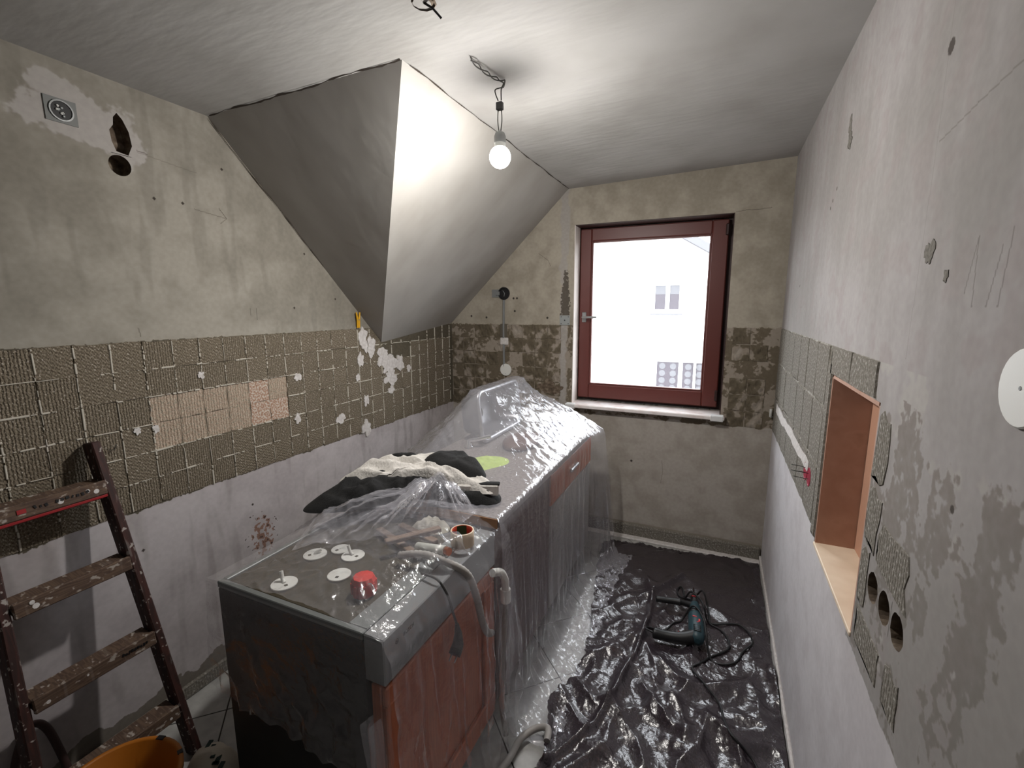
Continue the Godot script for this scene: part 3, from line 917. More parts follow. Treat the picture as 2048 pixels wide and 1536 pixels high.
	for i in 3:
		for j in 3:
			if (i + j) % 2: continue
			g = G.new(); disc(g, t.position + Vector3((i - 1) * 0.026, (j - 1) * 0.024, 0.0032), Z, 0.005 if i == 1 and j == 1 else 0.0032, 0.0006, 8, 0.0001); part("perforation", g, M.black_plastic, t)
	t = thing("wire_stub", "short white cable end in the corner right of window", "cable", Vector3(XR - 0.02, 0.95, ZB + 0.01))
	g = G.new(); g.tube([t.position + Vector3(0.006, -0.005, 0), t.position + Vector3(0, 0.0, 0.012), t.position + Vector3(0.0, 0.045, 0.014)], 0.008, 8); part("sheath", g, M.white_plastic, t)
	# ---- right wall: two red flush boxes, white cover
	var red := mat("magenta_plastic", c8(150, 16, 52), 0.45)
	var nm := ["red flush box nearer the window beside the niche", "red flush box nearer the boarded niche"]
	var zz := [-1.965, -1.893]
	for i in 2:
		t = thing("flush_box", nm[i], "flush box", Vector3(XR, 0.993, zz[i]), "red flush boxes by the niche")
		g = G.new()
		g.lathe([Vector2(0.0345, 0), Vector2(0.0345, 0.0065), Vector2(0.031, 0.0065), Vector2(0.03, 0.0052), Vector2(0, 0.0052)], t.position, Basis(Quaternion(Vector3.UP, Vector3(-1, 0, 0))), 24, false)
		part("cup", g, red, t)
		for k in 2:
			g = G.new(); g.tube([t.position + Vector3(-0.006, 0.012 - 0.02 * k, 0), t.position + Vector3(-0.03, 0.015 - 0.024 * k, -0.01), t.position + Vector3(-0.05, 0.012 - 0.02 * k, -0.016)], 0.0013, 5); part("wire", g, M.black_rubber, t)
	t = thing("blank_cover", "large white round blank cover on the right wall at picture edge", "cover", Vector3(XR, 1.505, -0.735))
	g = G.new(); disc(g, t.position, Vector3(-1, 0, 0), 0.048, 0.006, 32); part("plate", g, M.white_plastic, t)
	g = G.new(); disc(g, t.position + Vector3(-0.0059, 0, -0.0), Vector3(-1, 0, 0), 0.0028, 0.0006, 8, 0.0001); part("screw", g, M.grey_plastic, t)
	# ---- ceiling: torn-off hook and the bare bulb
	t = thing("ceiling_hook", "torn wire hook and rubble mark on the ceiling at top edge", "hook", Vector3(-0.77, yc(-0.77), -1.15))
	g = G.new(); g.lathe([Vector2(0.03, -0.004), Vector2(0.034, 0), Vector2(0, 0.001)], t.position, Basis.IDENTITY, 10, false); part("broken_plaster", g, M.raw_masonry, t)
	g = G.new(); g.tube([t.position, t.position + Vector3(0.02, -0.012, -0.01), t.position + Vector3(0.035, -0.03, -0.03)], 0.003, 6); part("wire", g, M.black_rubber, t)
	light_bulb()

func light_bulb():
	var hk := Vector3(-0.752, yc(-0.752), -1.612)
	var t := thing("light_bulb", "lit bare bulb hanging from twisted wires under the ceiling", "light bulb", BULB)
	var g := G.new()
	# wire out of the ceiling, along it to the knot
	var a := Vector3(-0.785, yc(-0.785), -1.43)
	for s in [-1.0, 1.0]:
		g = G.new()
		var p := []
		for i in 13:
			var u := i / 12.0
			p.append(a.lerp(hk, u) + Vector3(cos(u * 12 + s * 1.57) * 0.006, -0.008 - 0.01 * sin(u * PI) + sin(u * 12 + s * 1.57) * 0.004, 0))
		var blk := Vector3(BULB.x, 2.305, BULB.z)
		p.append(hk + Vector3(s * 0.004, -0.03, 0.012))
		p.append(Vector3(blk.x + s * 0.012, 2.345, blk.z + 0.012))
		p.append(Vector3(blk.x + s * 0.006, 2.315, blk.z))
		part("feed_wire", smooth_tube(p, 0.0021, 6), M.grey_wire if M.has("grey_wire") else mat("grey_wire", c8(74, 72, 70), 0.6), t)
	g = G.new(); g.box(Vector3(BULB.x, 2.297, BULB.z), Vector3(0.024, 0.026, 0.016), 0.002); part("terminal_block", g, mat("dark_grey_plastic", c8(70, 70, 70), 0.5), t)
	for s in [-1.0, 1.0]:
		g = G.new(); part("drop_wire", smooth_tube([Vector3(BULB.x + s * 0.006, 2.29, BULB.z), Vector3(BULB.x + s * 0.008, 2.25, BULB.z), Vector3(BULB.x + s * 0.003, 2.212, BULB.z)], 0.0017, 6), M.grey_wire, t)
	g = G.new()
	g.lathe([Vector2(0.021, 2.176), Vector2(0.021, 2.198), Vector2(0.016, 2.21), Vector2(0.006, 2.216), Vector2(0, 2.216)], Vector3(BULB.x, 0, BULB.z), Basis.IDENTITY, 20)
	part("socket", g, mat("socket_plastic", c8(176, 178, 178), 0.5), t)
	# unseen opaque block added inside the globe, shaped to cut light going up
	g = G.new()
	g.lathe([Vector2(0.0353, BULB.y + 0.0043), Vector2(0.033, BULB.y + 0.014), Vector2(0.027, BULB.y + 0.024), Vector2(0.0205, BULB.y + 0.032), Vector2(0.02, BULB.y + 0.05)], Vector3(BULB.x, 0, BULB.z), Basis.IDENTITY, 24)
	part("up_light_block", g, M.white_plastic, t)
	g = G.new()
	var pr := []
	for i in 13:
		var th := -PI / 2 + i * (PI / 2 + 1.05) / 12.0
		pr.append(Vector2(0.0385 * cos(th), 0.0385 * sin(th)))
	g.lathe(pr, BULB, Basis.IDENTITY, 28)
	var em := mat("bulb_glow", c8(255, 255, 252), 0.4)
	em.emission_enabled = true
	em.emission = Color(1.0, 1.0, 0.97)
	em.emission_energy_multiplier = 6.0
	part("bulb_globe", g, em, t)
	var l := OmniLight3D.new()
	l.name = "bulb_light"
	add_child(l)
	l.position = BULB
	l.light_color = Color(1.0, 0.985, 0.965)
	l.light_energy = 1.65
	l.light_size = 0.036
	l.omni_range = 12.0
	l.omni_attenuation = 2.0
	l.shadow_enabled = true

func smooth_path(p: Array, per := 8) -> Array:
	var out := []
	for i in p.size() - 1:
		var a: Vector3 = p[maxi(i - 1, 0)]; var b: Vector3 = p[i]; var c: Vector3 = p[i + 1]; var d: Vector3 = p[mini(i + 2, p.size() - 1)]
		for k in per: out.append(b.cubic_interpolate(c, a, d, float(k) / per))
	out.append(p[-1])
	return out

func smooth_tube(p: Array, r: float, sides := 8, per := 8) -> G:
	var g := G.new()
	g.tube(smooth_path(p, per), r, sides)
	return g

# ---------------------------------------------------------------- window and the house outside
func frame(g: G, x0: float, x1: float, y0: float, y1: float, w: Array, z0: float, z1: float, bev := 0.004):
	# w: left, right, bottom, top widths
	var d := z1 - z0
	var zc := (z0 + z1) * 0.5
	g.box(Vector3(x0 + w[0] / 2, (y0 + y1) / 2, zc), Vector3(w[0], y1 - y0, d), bev)
	g.box(Vector3(x1 - w[1] / 2, (y0 + y1) / 2, zc), Vector3(w[1], y1 - y0, d), bev)
	g.box(Vector3((x0 + w[0] + x1 - w[1]) / 2, y0 + w[2] / 2, zc), Vector3(x1 - x0 - w[0] - w[1], w[2], d), bev)
	g.box(Vector3((x0 + w[0] + x1 - w[1]) / 2, y1 - w[3] / 2, zc), Vector3(x1 - x0 - w[0] - w[1], w[3], d), bev)

func window():
	var z := ZB - 0.15
	var t := thing("window_1", "red-brown wooden window with one pane and grey lever handle", "window", Vector3(-0.45, 0.925, z), "", "structure")
	var g := G.new(); frame(g, -0.939, 0.039, 0.93, 2.154, [0.045, 0.06, 0.05, 0.05], z - 0.07, z - 0.012); part("casing", g, M.window_wood_and_shade, t)
	g = G.new(); frame(g, -0.932, 0.014, 0.95, 2.143, [0.08, 0.095, 0.1, 0.084], z - 0.03, z + 0.03, 0.006); var sash := part("sash", g, M.window_wood, t)
	g = G.new(); frame(g, -0.853, -0.08, 1.049, 2.06, [0.012, 0.012, 0.012, 0.012], z - 0.01, z + 0.022, 0.003); part("glazing_bead", g, M.window_wood, sash)
	g = G.new(); g.box(Vector3(-0.4665, 1.5545, z - 0.004), Vector3(0.765, 1.005, 0.004)); part("pane", g, M.glass, t)
	g = G.new(); g.box(Vector3(0.006, 1.03, z + 0.035), Vector3(0.02, 0.07, 0.02), 0.005); part("hinge", g, M.window_wood_and_shade, t)
	g = G.new(); g.box(Vector3(0.006, 2.08, z + 0.035), Vector3(0.02, 0.07, 0.02), 0.005); part("hinge", g, M.window_wood_and_shade, t)
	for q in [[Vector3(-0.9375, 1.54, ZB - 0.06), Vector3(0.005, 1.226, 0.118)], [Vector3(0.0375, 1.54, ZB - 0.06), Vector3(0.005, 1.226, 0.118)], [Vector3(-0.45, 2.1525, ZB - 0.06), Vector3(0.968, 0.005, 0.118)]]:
		g = G.new(); g.box(q[0], q[1]); part("reveal", g, M.reveal_white if q[0].x < -0.9 else M.window_wood_and_shade, t)  # right and top reveals coloured dark to stand for their shade
	var hd := G.new(); hd.box(Vector3(-0.893, 1.535, z + 0.034), Vector3(0.03, 0.072, 0.009), 0.003)
	var rose := part("handle_plate", hd, M.steel, t)
	g = smooth_tube([Vector3(-0.893, 1.535, z + 0.036), Vector3(-0.893, 1.535, z + 0.075), Vector3(-0.875, 1.535, z + 0.085), Vector3(-0.79, 1.536, z + 0.085)], 0.008, 8, 5)
	part("lever", g, M.steel, rose)
	# inner sill with bits of masking tape
	var s := thing("trim_1", "white and pink marble window sill board", "sill", Vector3(-0.45, 0.92, ZB), "", "structure")
	tri_mat("marble", ramp(noise(0.015, 131), 256, [[0.0, c8(218, 202, 198)], [0.5, c8(236, 228, 226)], [1.0, c8(242, 239, 238)]]), 0.5, 0.18)
	g = G.new(); g.box(Vector3(-0.451, 0.917, ZB - 0.055), Vector3(0.976, 0.026, 0.12), 0.004); part("sill_board", g, M.marble, s)
	g = G.new(); g.box(Vector3(-0.452, 0.917, ZB + 0.035), Vector3(1.03, 0.026, 0.06), 0.005); part("sill_nose", g, M.marble, s)
	var tp := mat("masking_film", c8(214, 214, 214), 0.35)
	g = G.new(); g.box(Vector3(0.02, 0.915, ZB + 0.04), Vector3(0.075, 0.036, 0.058), 0.004); part("tape_end", g, tp, s)
	g = G.new(); g.box(Vector3(-0.935, 0.914, ZB + 0.04), Vector3(0.07, 0.036, 0.058), 0.004); part("tape_end", g, tp, s)

func neighbour():
	# the white house across, about 17 m from the window
	var Z := -20.0
	var k := 20.0 / 11.0
	var at := func(x: float, y: float) -> Vector2: return Vector2(x * k, 1.6 + (y - 1.6) * k)
	var t := thing("neighbour_house", "bright white rendered house seen through the window", "house", Vector3(-3, -4, Z))
	var white := mat("facade_white", c8(238, 238, 238), 0.9)
	var grey := mat("roof_grey", c8(104, 104, 110), 0.8)
	var pane := mat("far_pane", c8(68, 63, 70), 0.5)
	var blind := mat("far_blind", c8(96, 96, 100), 0.8)
	var curt := mat("far_curtain", c8(84, 84, 92), 0.8)
	# gable wall, its verge falling to the right
	var apex: Vector2 = at.call(-1.75, 3.62)
	var verge: Vector2 = at.call(0.6, 2.2)
	var g := G.new()
	g.prism(PackedVector2Array([Vector2(-12, -4), Vector2(verge.x, -4), verge, apex, Vector2(-12, apex.y - 3.0)]), Transform3D(Basis.IDENTITY, Vector3(0, 0, Z - 6)), 6.0)
	part("wall", g, white, t)
	g = G.new()
	var dv := (verge - apex)
	var nrm := Vector2(-dv.y, dv.x).normalized() * -1.0
	if nrm.y < 0: nrm = -nrm
	g.prism(PackedVector2Array([apex, verge + dv * 0.1, verge + dv * 0.1 + nrm * 0.28, apex + nrm * 0.28]), Transform3D(Basis.IDENTITY, Vector3(0, 0, Z - 6)), 6.5)
	part("roof", g, grey, t)
	var win := func(x0: float, y0: float, x1: float, y1: float, mid: float, cover: Material, share: float):
		var p0: Vector2 = at.call(x0, y0)
		var p1: Vector2 = at.call(x1, y1)
		var f := G.new()
		frame(f, p0.x, p1.x, p0.y, p1.y, [0.06, 0.06, 0.07, 0.07], Z - 0.02, Z + 0.04, 0.01)
		var mx := lerpf(p0.x, p1.x, mid)
		f.box(Vector3(mx, (p0.y + p1.y) / 2, Z + 0.01), Vector3(0.16, p1.y - p0.y - 0.13, 0.06))
		var fr := part("window", f, white, t)
		for s in 2:
			var a := p0.x + 0.06 if s == 0 else mx + 0.08
			var b := mx - 0.08 if s == 0 else p1.x - 0.06
			var q := G.new(); q.box(Vector3((a + b) / 2, (p0.y + p1.y) / 2, Z + 0.006), Vector3(b - a, p1.y - p0.y - 0.13, 0.01)); part("pane", q, pane, fr)
			if share > 0.0:
				var hgt := (p1.y - p0.y - 0.13) * share
				q = G.new(); q.box(Vector3((a + b) / 2, p1.y - 0.07 - hgt / 2, Z + 0.014), Vector3(b - a, hgt, 0.006)); part("blind", q, cover, fr)
			if cover == curt:
				for i in 2:
					for j in 4:
						q = G.new(); disc(q, Vector3(lerpf(a, b, 0.25 + 0.5 * i), p1.y - 0.25 - j * 0.3, Z + 0.016), Vector3(0, 0, 1), 0.13, 0.006, 14, 0.002); part("curtain_circle", q, blind, fr)
		var l := G.new(); l.box(Vector3((p0.x + p1.x) / 2, p0.y - 0.12, Z + 0.05), Vector3(p1.x - p0.x + 0.2, 0.06, 0.14), 0.01); part("ledge", l, grey, fr)
		l = G.new(); l.box(Vector3((p0.x + p1.x) / 2, p1.y + 0.08, Z + 0.06), Vector3(p1.x - p0.x + 0.3, 0.05, 0.14), 0.01); part("lintel", l, white, fr)
	win.call(-1.41, 1.53, -0.83, 2.13, 0.52, blind, 0.36)
	win.call(-1.3, -0.75, -0.2, 0.42, 0.5, curt, 0.0)
	g = G.new(); g.tube([Vector3(at.call(-0.45, 0).x, -4, Z + 0.12), Vector3(at.call(-0.45, 0).x, 3.2, Z + 0.12)], 0.05, 8); part("downpipe", g, white, t)

# ---------------------------------------------------------------- kitchen row
func kitchen_row():
	# dishwasher, its top open
	var o := Vector3(-1.0, 0, -1.065)
	var t := thing("dishwasher", "built-in dishwasher with orange wood door and grey control panel", "dishwasher", o)
	var x0 := -1.285; var x1 := -0.745; var z0 := -1.362; var z1 := -0.766
	var dark := mat("dark_steel", c8(46, 46, 46), 0.5, 0.3)
	var g := G.new(); g.box(Vector3((x0 + x1) / 2, 0.405, (z0 + z1) / 2), Vector3(x1 - x0, 0.79, z1 - z0), 0.004); part("body", g, dark, t)
	var rim := mat("rim_grey", c8(128, 132, 132), 0.45, 0.4)
	for q in [[Vector3((x0 + x1) / 2, 0.81, z1 - 0.009), Vector3(x1 - x0, 0.02, 0.018)], [Vector3((x0 + x1) / 2, 0.81, z0 + 0.009), Vector3(x1 - x0, 0.02, 0.018)], [Vector3(x0 + 0.009, 0.81, (z0 + z1) / 2), Vector3(0.018, 0.02, z1 - z0 - 0.036)], [Vector3(x1 - 0.03, 0.81, (z0 + z1) / 2), Vector3(0.06, 0.02, z1 - z0 - 0.036)]]:
		g = G.new(); g.box(q[0], q[1], 0.002); part("top_rail", g, rim, t)
	g = G.new(); g.box(Vector3((x0 + x1) / 2 - 0.02, 0.807, (z0 + z1) / 2), Vector3(0.46, 0.016, 0.556), 0.003); part("insulation_mat", g, mat("brown_mat", c8(58, 50, 34), 0.6), t)
	g = G.new(); g.box(Vector3(-0.712, 0.757, (z0 + z1) / 2), Vector3(0.062, 0.126, z1 - z0), 0.003)
	var pan := part("control_panel", g, mat("panel_grey", c8(132, 134, 136), 0.4, 0.25), t)
	# maker's sign printed on the panel: ring and word
	g = G.new(); g.lathe([Vector2(0.0065, 0), Vector2(0.0065, 0.0006), Vector2(0.0048, 0.0006), Vector2(0.0048, 0)], Vector3(-0.681, 0.785, -0.815), Basis(Quaternion(Vector3.UP, Vector3(1, 0, 0))), 20, false); part("emblem", g, M.black_plastic, pan)
	g = G.new(); g.box(Vector3(-0.6806, 0.785, -0.815), Vector3(0.0008, 0.0045, 0.006)); part("emblem_bar", g, M.black_plastic, pan)
	var tm := TextMesh.new()
	tm.text = "BOSCH"
	var fo := SystemFont.new()
	fo.font_names = PackedStringArray(["Droid Sans"])
	fo.font_weight = 700
	tm.font = fo
	tm.font_size = 32
	tm.pixel_size = 0.014 / 32.0
	tm.depth = 0.0006
	tm.material = M.black_plastic
	var w := put("wordmark", tm, pan)
	w.transform = Transform3D(Basis(Vector3(0, 0, -1), Vector3.UP, Vector3(1, 0, 0)), Vector3(-0.6806, 0.785, -0.863))
	# framed orange door below
	g = G.new(); g.box(Vector3(-0.712, 0.395, (z0 + z1) / 2), Vector3(0.03, 0.59, z1 - z0), 0.003); var door := part("door", g, M.orange_wood, t)
	for q in [[0.66, 0.05], [0.14, 0.08]]:
		g = G.new(); g.box(Vector3(-0.69, q[0], (z0 + z1) / 2), Vector3(0.016, q[1], z1 - z0 - 0.004), 0.004); part("door_rail", g, M.orange_wood, door)
	for zz in [z0 + 0.04, z1 - 0.04]:
		g = G.new(); g.box(Vector3(-0.69, 0.4075, zz), Vector3(0.016, 0.454, 0.075), 0.004); part("door_stile", g, M.orange_wood, door)
	g = G.new(); g.box(Vector3(-0.76, 0.05, (z0 + z1) / 2), Vector3(0.02, 0.1, z1 - z0), 0.002); part("plinth", g, M.brown_front, t)
	# unit with a dark brown front, then the one with an orange drawer
	t = thing("base_cabinet", "kitchen base unit with plain dark brown front beside dishwasher", "cabinet", Vector3(-1.0, 0, -1.675))
	g = G.new(); g.box(Vector3(-1.0, 0.46, -1.675), Vector3(0.58, 0.72, 0.594), 0.003); part("body", g, M.brown_front, t)
	g = G.new(); g.box(Vector3(-0.699, 0.465, -1.675), Vector3(0.02, 0.7, 0.588), 0.003); part("door", g, M.brown_front, t)
	g = G.new(); g.box(Vector3(-1.0, 0.05, -1.675), Vector3(0.5, 0.1, 0.594), 0.003); part("plinth", g, M.black_plastic, t)
	t = thing("base_cabinet", "kitchen base unit with grey door and orange drawer near window", "cabinet", Vector3(-1.0, 0, -2.35))
	g = G.new(); g.box(Vector3(-1.0, 0.46, -2.355), Vector3(0.58, 0.72, 0.75), 0.003); part("body", g, M.grey_front, t)
	g = G.new(); g.box(Vector3(-0.699, 0.38, -2.355), Vector3(0.02, 0.53, 0.744), 0.003); part("door", g, M.grey_front, t)
	g = G.new(); g.box(Vector3(-0.697, 0.735, -2.355), Vector3(0.024, 0.16, 0.744), 0.004); var dr := part("drawer", g, M.orange_wood, t)
	g = G.new(); g.box(Vector3(-0.68, 0.735, -2.355), Vector3(0.016, 0.02, 0.14), 0.005); part("handle", g, M.steel, dr)
	g = G.new(); g.box(Vector3(-1.0, 0.05, -2.355), Vector3(0.5, 0.1, 0.75), 0.003); part("plinth", g, M.black_plastic, t)
	t = thing("worktop", "grey speckled kitchen worktop with brown chipboard edge under plastic", "worktop", Vector3(-1.0, 0.822, -2.06))
	tri_mat("worktop_grey", ramp(noise(0.06, 141), 256, [[0.0, c8(96, 88, 84)], [0.5, c8(122, 114, 110)], [1.0, c8(138, 130, 126)]]), 0.25, 0.35)
	g = G.new(); g.box(Vector3(-0.995, 0.842, -2.062), Vector3(0.64, 0.036, 1.372), 0.004); part("board", g, M.worktop_grey, t)
	g = G.new(); g.box(Vector3(-0.995, 0.842, -1.3745), Vector3(0.64, 0.036, 0.004), 0.001); part("cut_edge", g, mat("chipboard", c8(150, 112, 82), 0.85), t)

func row_clutter():
	var T := 0.82
	# ---- white plastic discs lying on the dishwasher
	var spots := [[-1.097, -0.838, 0.036, 0.4, "white plastic disc with upright tab nearest the dishwasher corner"], [-0.985, -0.936, 0.034, 1.2, "white plastic disc just behind the red cap"], [-1.142, -0.992, 0.036, 2.2, "white plastic disc farthest left under the crumpled film"], [-1.025, -1.036, 0.036, 0.1, "white plastic disc farthest back behind the red cap"], [-1.09, -1.05, 0.03, 1.9, "small white plastic disc between the two rear discs"]]
	for q in spots:
		var t := thing("plastic_disc", q[4], "disc", Vector3(q[0], T - 0.003, q[1]), "white plastic discs on the dishwasher")
		var g := G.new(); disc(g, t.position, Vector3.UP, q[2], 0.004, 28, 0.001); part("plate", g, M.white_plastic, t)
		var d := Vector3(cos(q[3]), 0, sin(q[3]))
		g = G.new(); g.box(t.position + d * q[2] * 0.45 + Vector3(0, 0.0042, 0), Vector3(0.009, 0.0012, 0.009), 0.0, Basis(Vector3.UP, -q[3])); part("slot", g, M.brown_mat, t)
		if q[2] > 0.034:
			g = G.new()
			g.tube(smooth_path([t.position + Vector3(0, 0.004, 0), t.position - d * 0.012 + Vector3(0, 0.012, 0), t.position - d * 0.02 + Vector3(0, 0.032 if q[0] > -1.1 else 0.014, 0)], 4), 0.0055, 6)
			part("tab", g, M.white_plastic, t)
	# ---- red cap
	var t := thing("red_cap", "bright red ribbed plastic cap on the dishwasher", "cap", Vector3(-0.857, T - 0.002, -0.9))
	var red := mat("red_plastic", c8(205, 42, 28), 0.42)
	var g := G.new(); g.lathe([Vector2(0, 0), Vector2(0.033, 0), Vector2(0.034, 0.038), Vector2(0.028, 0.05), Vector2(0, 0.053)], t.position, Basis.IDENTITY, 10, false); part("shell", g, red, t)
	for i in 8:
		var a := TAU * i / 8
		g = G.new(); g.box(t.position + Vector3(cos(a) * 0.0335, 0.019, sin(a) * 0.0335), Vector3(0.004, 0.034, 0.008), 0.001, Basis(Vector3.UP, -a)); part("rib", g, red, t)
	g = G.new(); g.tube(smooth_path([t.position + Vector3(0.028, 0.042, 0.014), t.position + Vector3(0.042, 0.046, 0.016), t.position + Vector3(0.058, 0.036, 0.022)], 4), 0.0012, 5); part("wire", g, M.steel, t)
	# ---- wooden sticks and scraps under the film
	var stk := mat("stick_wood", c8(118, 98, 84), 0.7)
	var sl := [[-1.05, -1.19, -0.82, -1.1, "brown wooden batten lying nearest the red cap"], [-0.98, -1.22, -0.8, -1.17, "brown wooden batten lying beside the tape roll"], [-0.93, -1.08, -0.82, -1.23, "brown wooden batten crossing the other two"]]
	for i in 3:
		var q: Array = sl[i]
		var a := Vector3(q[0], T + 0.012 + 0.016 * i, q[1]); var b := Vector3(q[2], T + 0.012 + 0.016 * i, q[3])
		t = thing("wooden_batten", q[4], "batten", (a + b) / 2, "battens on the dishwasher")
		g = G.new(); g.box((a + b) / 2, Vector3(a.distance_to(b), 0.014, 0.026), 0.002, Basis(Vector3.UP, -atan2(b.z - a.z, b.x - a.x))); part("strip", g, stk, t)
	t = thing("foam_scrap", "pale crumpled paper scrap behind the battens", "scrap", Vector3(-0.9, T, -1.29))
	g = mound([Vector2(-0.97, -1.27), Vector2(-0.93, -1.33), Vector2(-0.86, -1.34), Vector2(-0.83, -1.29), Vector2(-0.87, -1.25), Vector2(-0.93, -1.24)], T - 0.001, 0.03, 0.012, 30.0, 3, 40, 8); part("sheet", g, mat("pale_paper", c8(196, 192, 180), 0.85), t)
	# ---- grey drain hose with copper-coloured end, second hose with white elbow, lead with plug
	t = thing("drain_hose", "grey ribbed drain hose bent down over the dishwasher door", "hose", Vector3(-0.72, 0.5, -1.15))
	var hp := [Vector3(-0.86, 0.845, -1.06), Vector3(-0.78, 0.862, -1.07), Vector3(-0.705, 0.85, -1.08), Vector3(-0.655, 0.8, -1.12), Vector3(-0.645, 0.7, -1.16), Vector3(-0.648, 0.59, -1.2), Vector3(-0.655, 0.51, -1.25), Vector3(-0.665, 0.47, -1.3)]
	var hose := mat("hose_grey", c8(150, 146, 142), 0.55)
	var pth := smooth_path(hp, 12)
	var rad := []
	for i in pth.size(): rad.append(0.0125 if i % 2 else 0.0108)
	g = G.new(); g.tube(pth, rad, 10); part("ribbed_tube", g, hose, t)
	t = thing("clear_pipe", "short clear pipe with copper end lying on dishwasher front", "pipe", Vector3(-0.75, 0.86, -1.18))
	g = G.new(); g.tube([Vector3(-0.84, 0.842, -1.13), Vector3(-0.715, 0.872, -1.1)], 0.016, 14); part("sleeve", g, mat("pale_pipe", c8(186, 188, 182), 0.35), t)
	g = G.new(); g.tube([Vector3(-0.716, 0.8718, -1.1), Vector3(-0.702, 0.875, -1.097)], 0.0125, 12); part("copper_end", g, mat("copper", c8(178, 96, 52), 0.35, 0.8), t)
	t = thing("supply_hose", "white plastic elbow on a thin hose by the brown unit", "hose", Vector3(-0.66, 0.4, -1.36))
	g = smooth_tube([Vector3(-0.66, 0.7, -1.3), Vector3(-0.65, 0.68, -1.345), Vector3(-0.645, 0.64, -1.37), Vector3(-0.645, 0.6, -1.375)], 0.014, 10, 6); part("elbow", g, M.white_plastic, t)
	g = G.new(); g.tube([Vector3(-0.645, 0.6, -1.375), Vector3(-0.645, 0.55, -1.375)], 0.019, 10); part("nut", g, M.white_plastic, t)
	g = smooth_tube([Vector3(-0.645, 0.55, -1.375), Vector3(-0.648, 0.44, -1.37), Vector3(-0.652, 0.3, -1.36), Vector3(-0.65, 0.15, -1.35), Vector3(-0.63, 0.03, -1.34)], 0.011, 8, 6); part("tube", g, hose, t)
	t = thing("power_lead", "dark grey power lead with plug hanging before orange door", "cable", Vector3(-0.66, 0.6, -1.05))
	var lead := mat("lead_grey", c8(70, 70, 68), 0.5)
	g = smooth_tube([Vector3(-0.75, 0.835, -1.02), Vector3(-0.69, 0.838, -1.01), Vector3(-0.662, 0.8, -1.015), Vector3(-0.66, 0.73, -1.04), Vector3(-0.662, 0.66, -1.068)], 0.004, 7, 6); part("cord", g, lead, t)
	g = G.new(); g.tube([Vector3(-0.662, 0.665, -1.066), Vector3(-0.661, 0.63, -1.072), Vector3(-0.66, 0.6, -1.068), Vector3(-0.66, 0.585, -1.055)], [0.006, 0.012, 0.017, 0.019], 12); part("plug_body", g, lead, t)
	g = G.new(); g.tube([Vector3(-0.66, 0.588, -1.058), Vector3(-0.66, 0.578, -1.045)], 0.0185, 14); part("plug_face", g, M.black_plastic, t)
	for s in [-1.0, 1.0]:
		g = G.new(); g.tube([Vector3(-0.66 + s * 0.009, 0.578, -1.045), Vector3(-0.66 + s * 0.009, 0.566, -1.03)], 0.0024, 6); part("pin", g, M.steel, t)
	# ---- roll of masking tape
	t = thing("tape_roll", "roll of beige masking tape with red and green core", "tape roll", Vector3(-0.725, 0.836, -1.215))
	var p := t.position
	g = G.new(); g.lathe([Vector2(0.031, 0), Vector2(0.0375, 0.0), Vector2(0.0385, 0.001), Vector2(0.0385, 0.049), Vector2(0.0375, 0.05), Vector2(0.034, 0.05)], p, Basis.IDENTITY, 32); part("tape", g, mat("tape_beige", c8(206, 190, 168), 0.7), t)
	g = G.new(); g.lathe([Vector2(0.034, 0.05), Vector2(0.0325, 0.049), Vector2(0.0325, 0.001), Vector2(0.034, 0)], p, Basis.IDENTITY, 32); part("core", g, mat("core_red", c8(176, 66, 42), 0.7), t)
	g = G.new()
	var a0 := 3.6
	for i in 8:
		var b0 := a0 + i * 0.13; var b1 := b0 + 0.13
		var f := func(a: float, y: float) -> Vector3: return p + Vector3(cos(a) * 0.0322, y, sin(a) * 0.0322)
		g.poly([f.call(b0, 0.001), f.call(b1, 0.001), f.call(b1, 0.049), f.call(b0, 0.049)], -Vector3(cos(b0), 0, sin(b0)))
	part("core_print", g, mat("core_green", c8(44, 84, 44), 0.7), t)
	# ---- on the worktop
	t = thing("green_cloth", "light green cleaning cloth on the worktop under the plastic", "cloth", Vector3(-0.96, 0.86, -1.9))
	g = mound([Vector2(-1.08, -1.93), Vector2(-1.02, -2.0), Vector2(-0.93, -2.0), Vector2(-0.89, -1.93), Vector2(-0.93, -1.84), Vector2(-0.97, -1.78), Vector2(-1.03, -1.84)], 0.8605, 0.012, 0.006, 22.0, 9, 48, 10)
	part("sheet", g, mat("cloth_green", c8(168, 190, 92), 0.95), t)
	# metal basin on edge, open side to the room
	t = thing("metal_basin", "grey metal basin with rounded corners standing on edge under plastic", "basin", Vector3(-1.24, 0.862, -2.4))
	var rr := func(w: float, h: float, r: float) -> PackedVector2Array:
		var q := PackedVector2Array()
		for c in 4:
			var cx := (w / 2 - r) * (1 if c in [0, 3] else -1)
			var cy := (h / 2 - r) * (1 if c in [0, 1] else -1)
			for i in 7:
				var a := PI / 2 * (c + i / 6.0)
				q.append(Vector2(cx + cos(a) * r, cy + sin(a) * r))
		return q
	var rings := [[rr.call(0.54, 0.29, 0.05), 0.0], [rr.call(0.54, 0.29, 0.05), 0.012], [rr.call(0.5, 0.25, 0.045), 0.012], [rr.call(0.49, 0.24, 0.045), 0.0], [rr.call(0.44, 0.2, 0.05), -0.13], [rr.call(0.36, 0.13, 0.04), -0.145]]
	var lean := Basis(Vector3(0, 0, 1), 0.12)
	var TT := func(q: Vector2, d: float) -> Vector3: return Vector3(-1.155, 1.012, -2.4) + lean * Vector3(d, q.y, -q.x)
	g = G.new(); g.smooth(true)
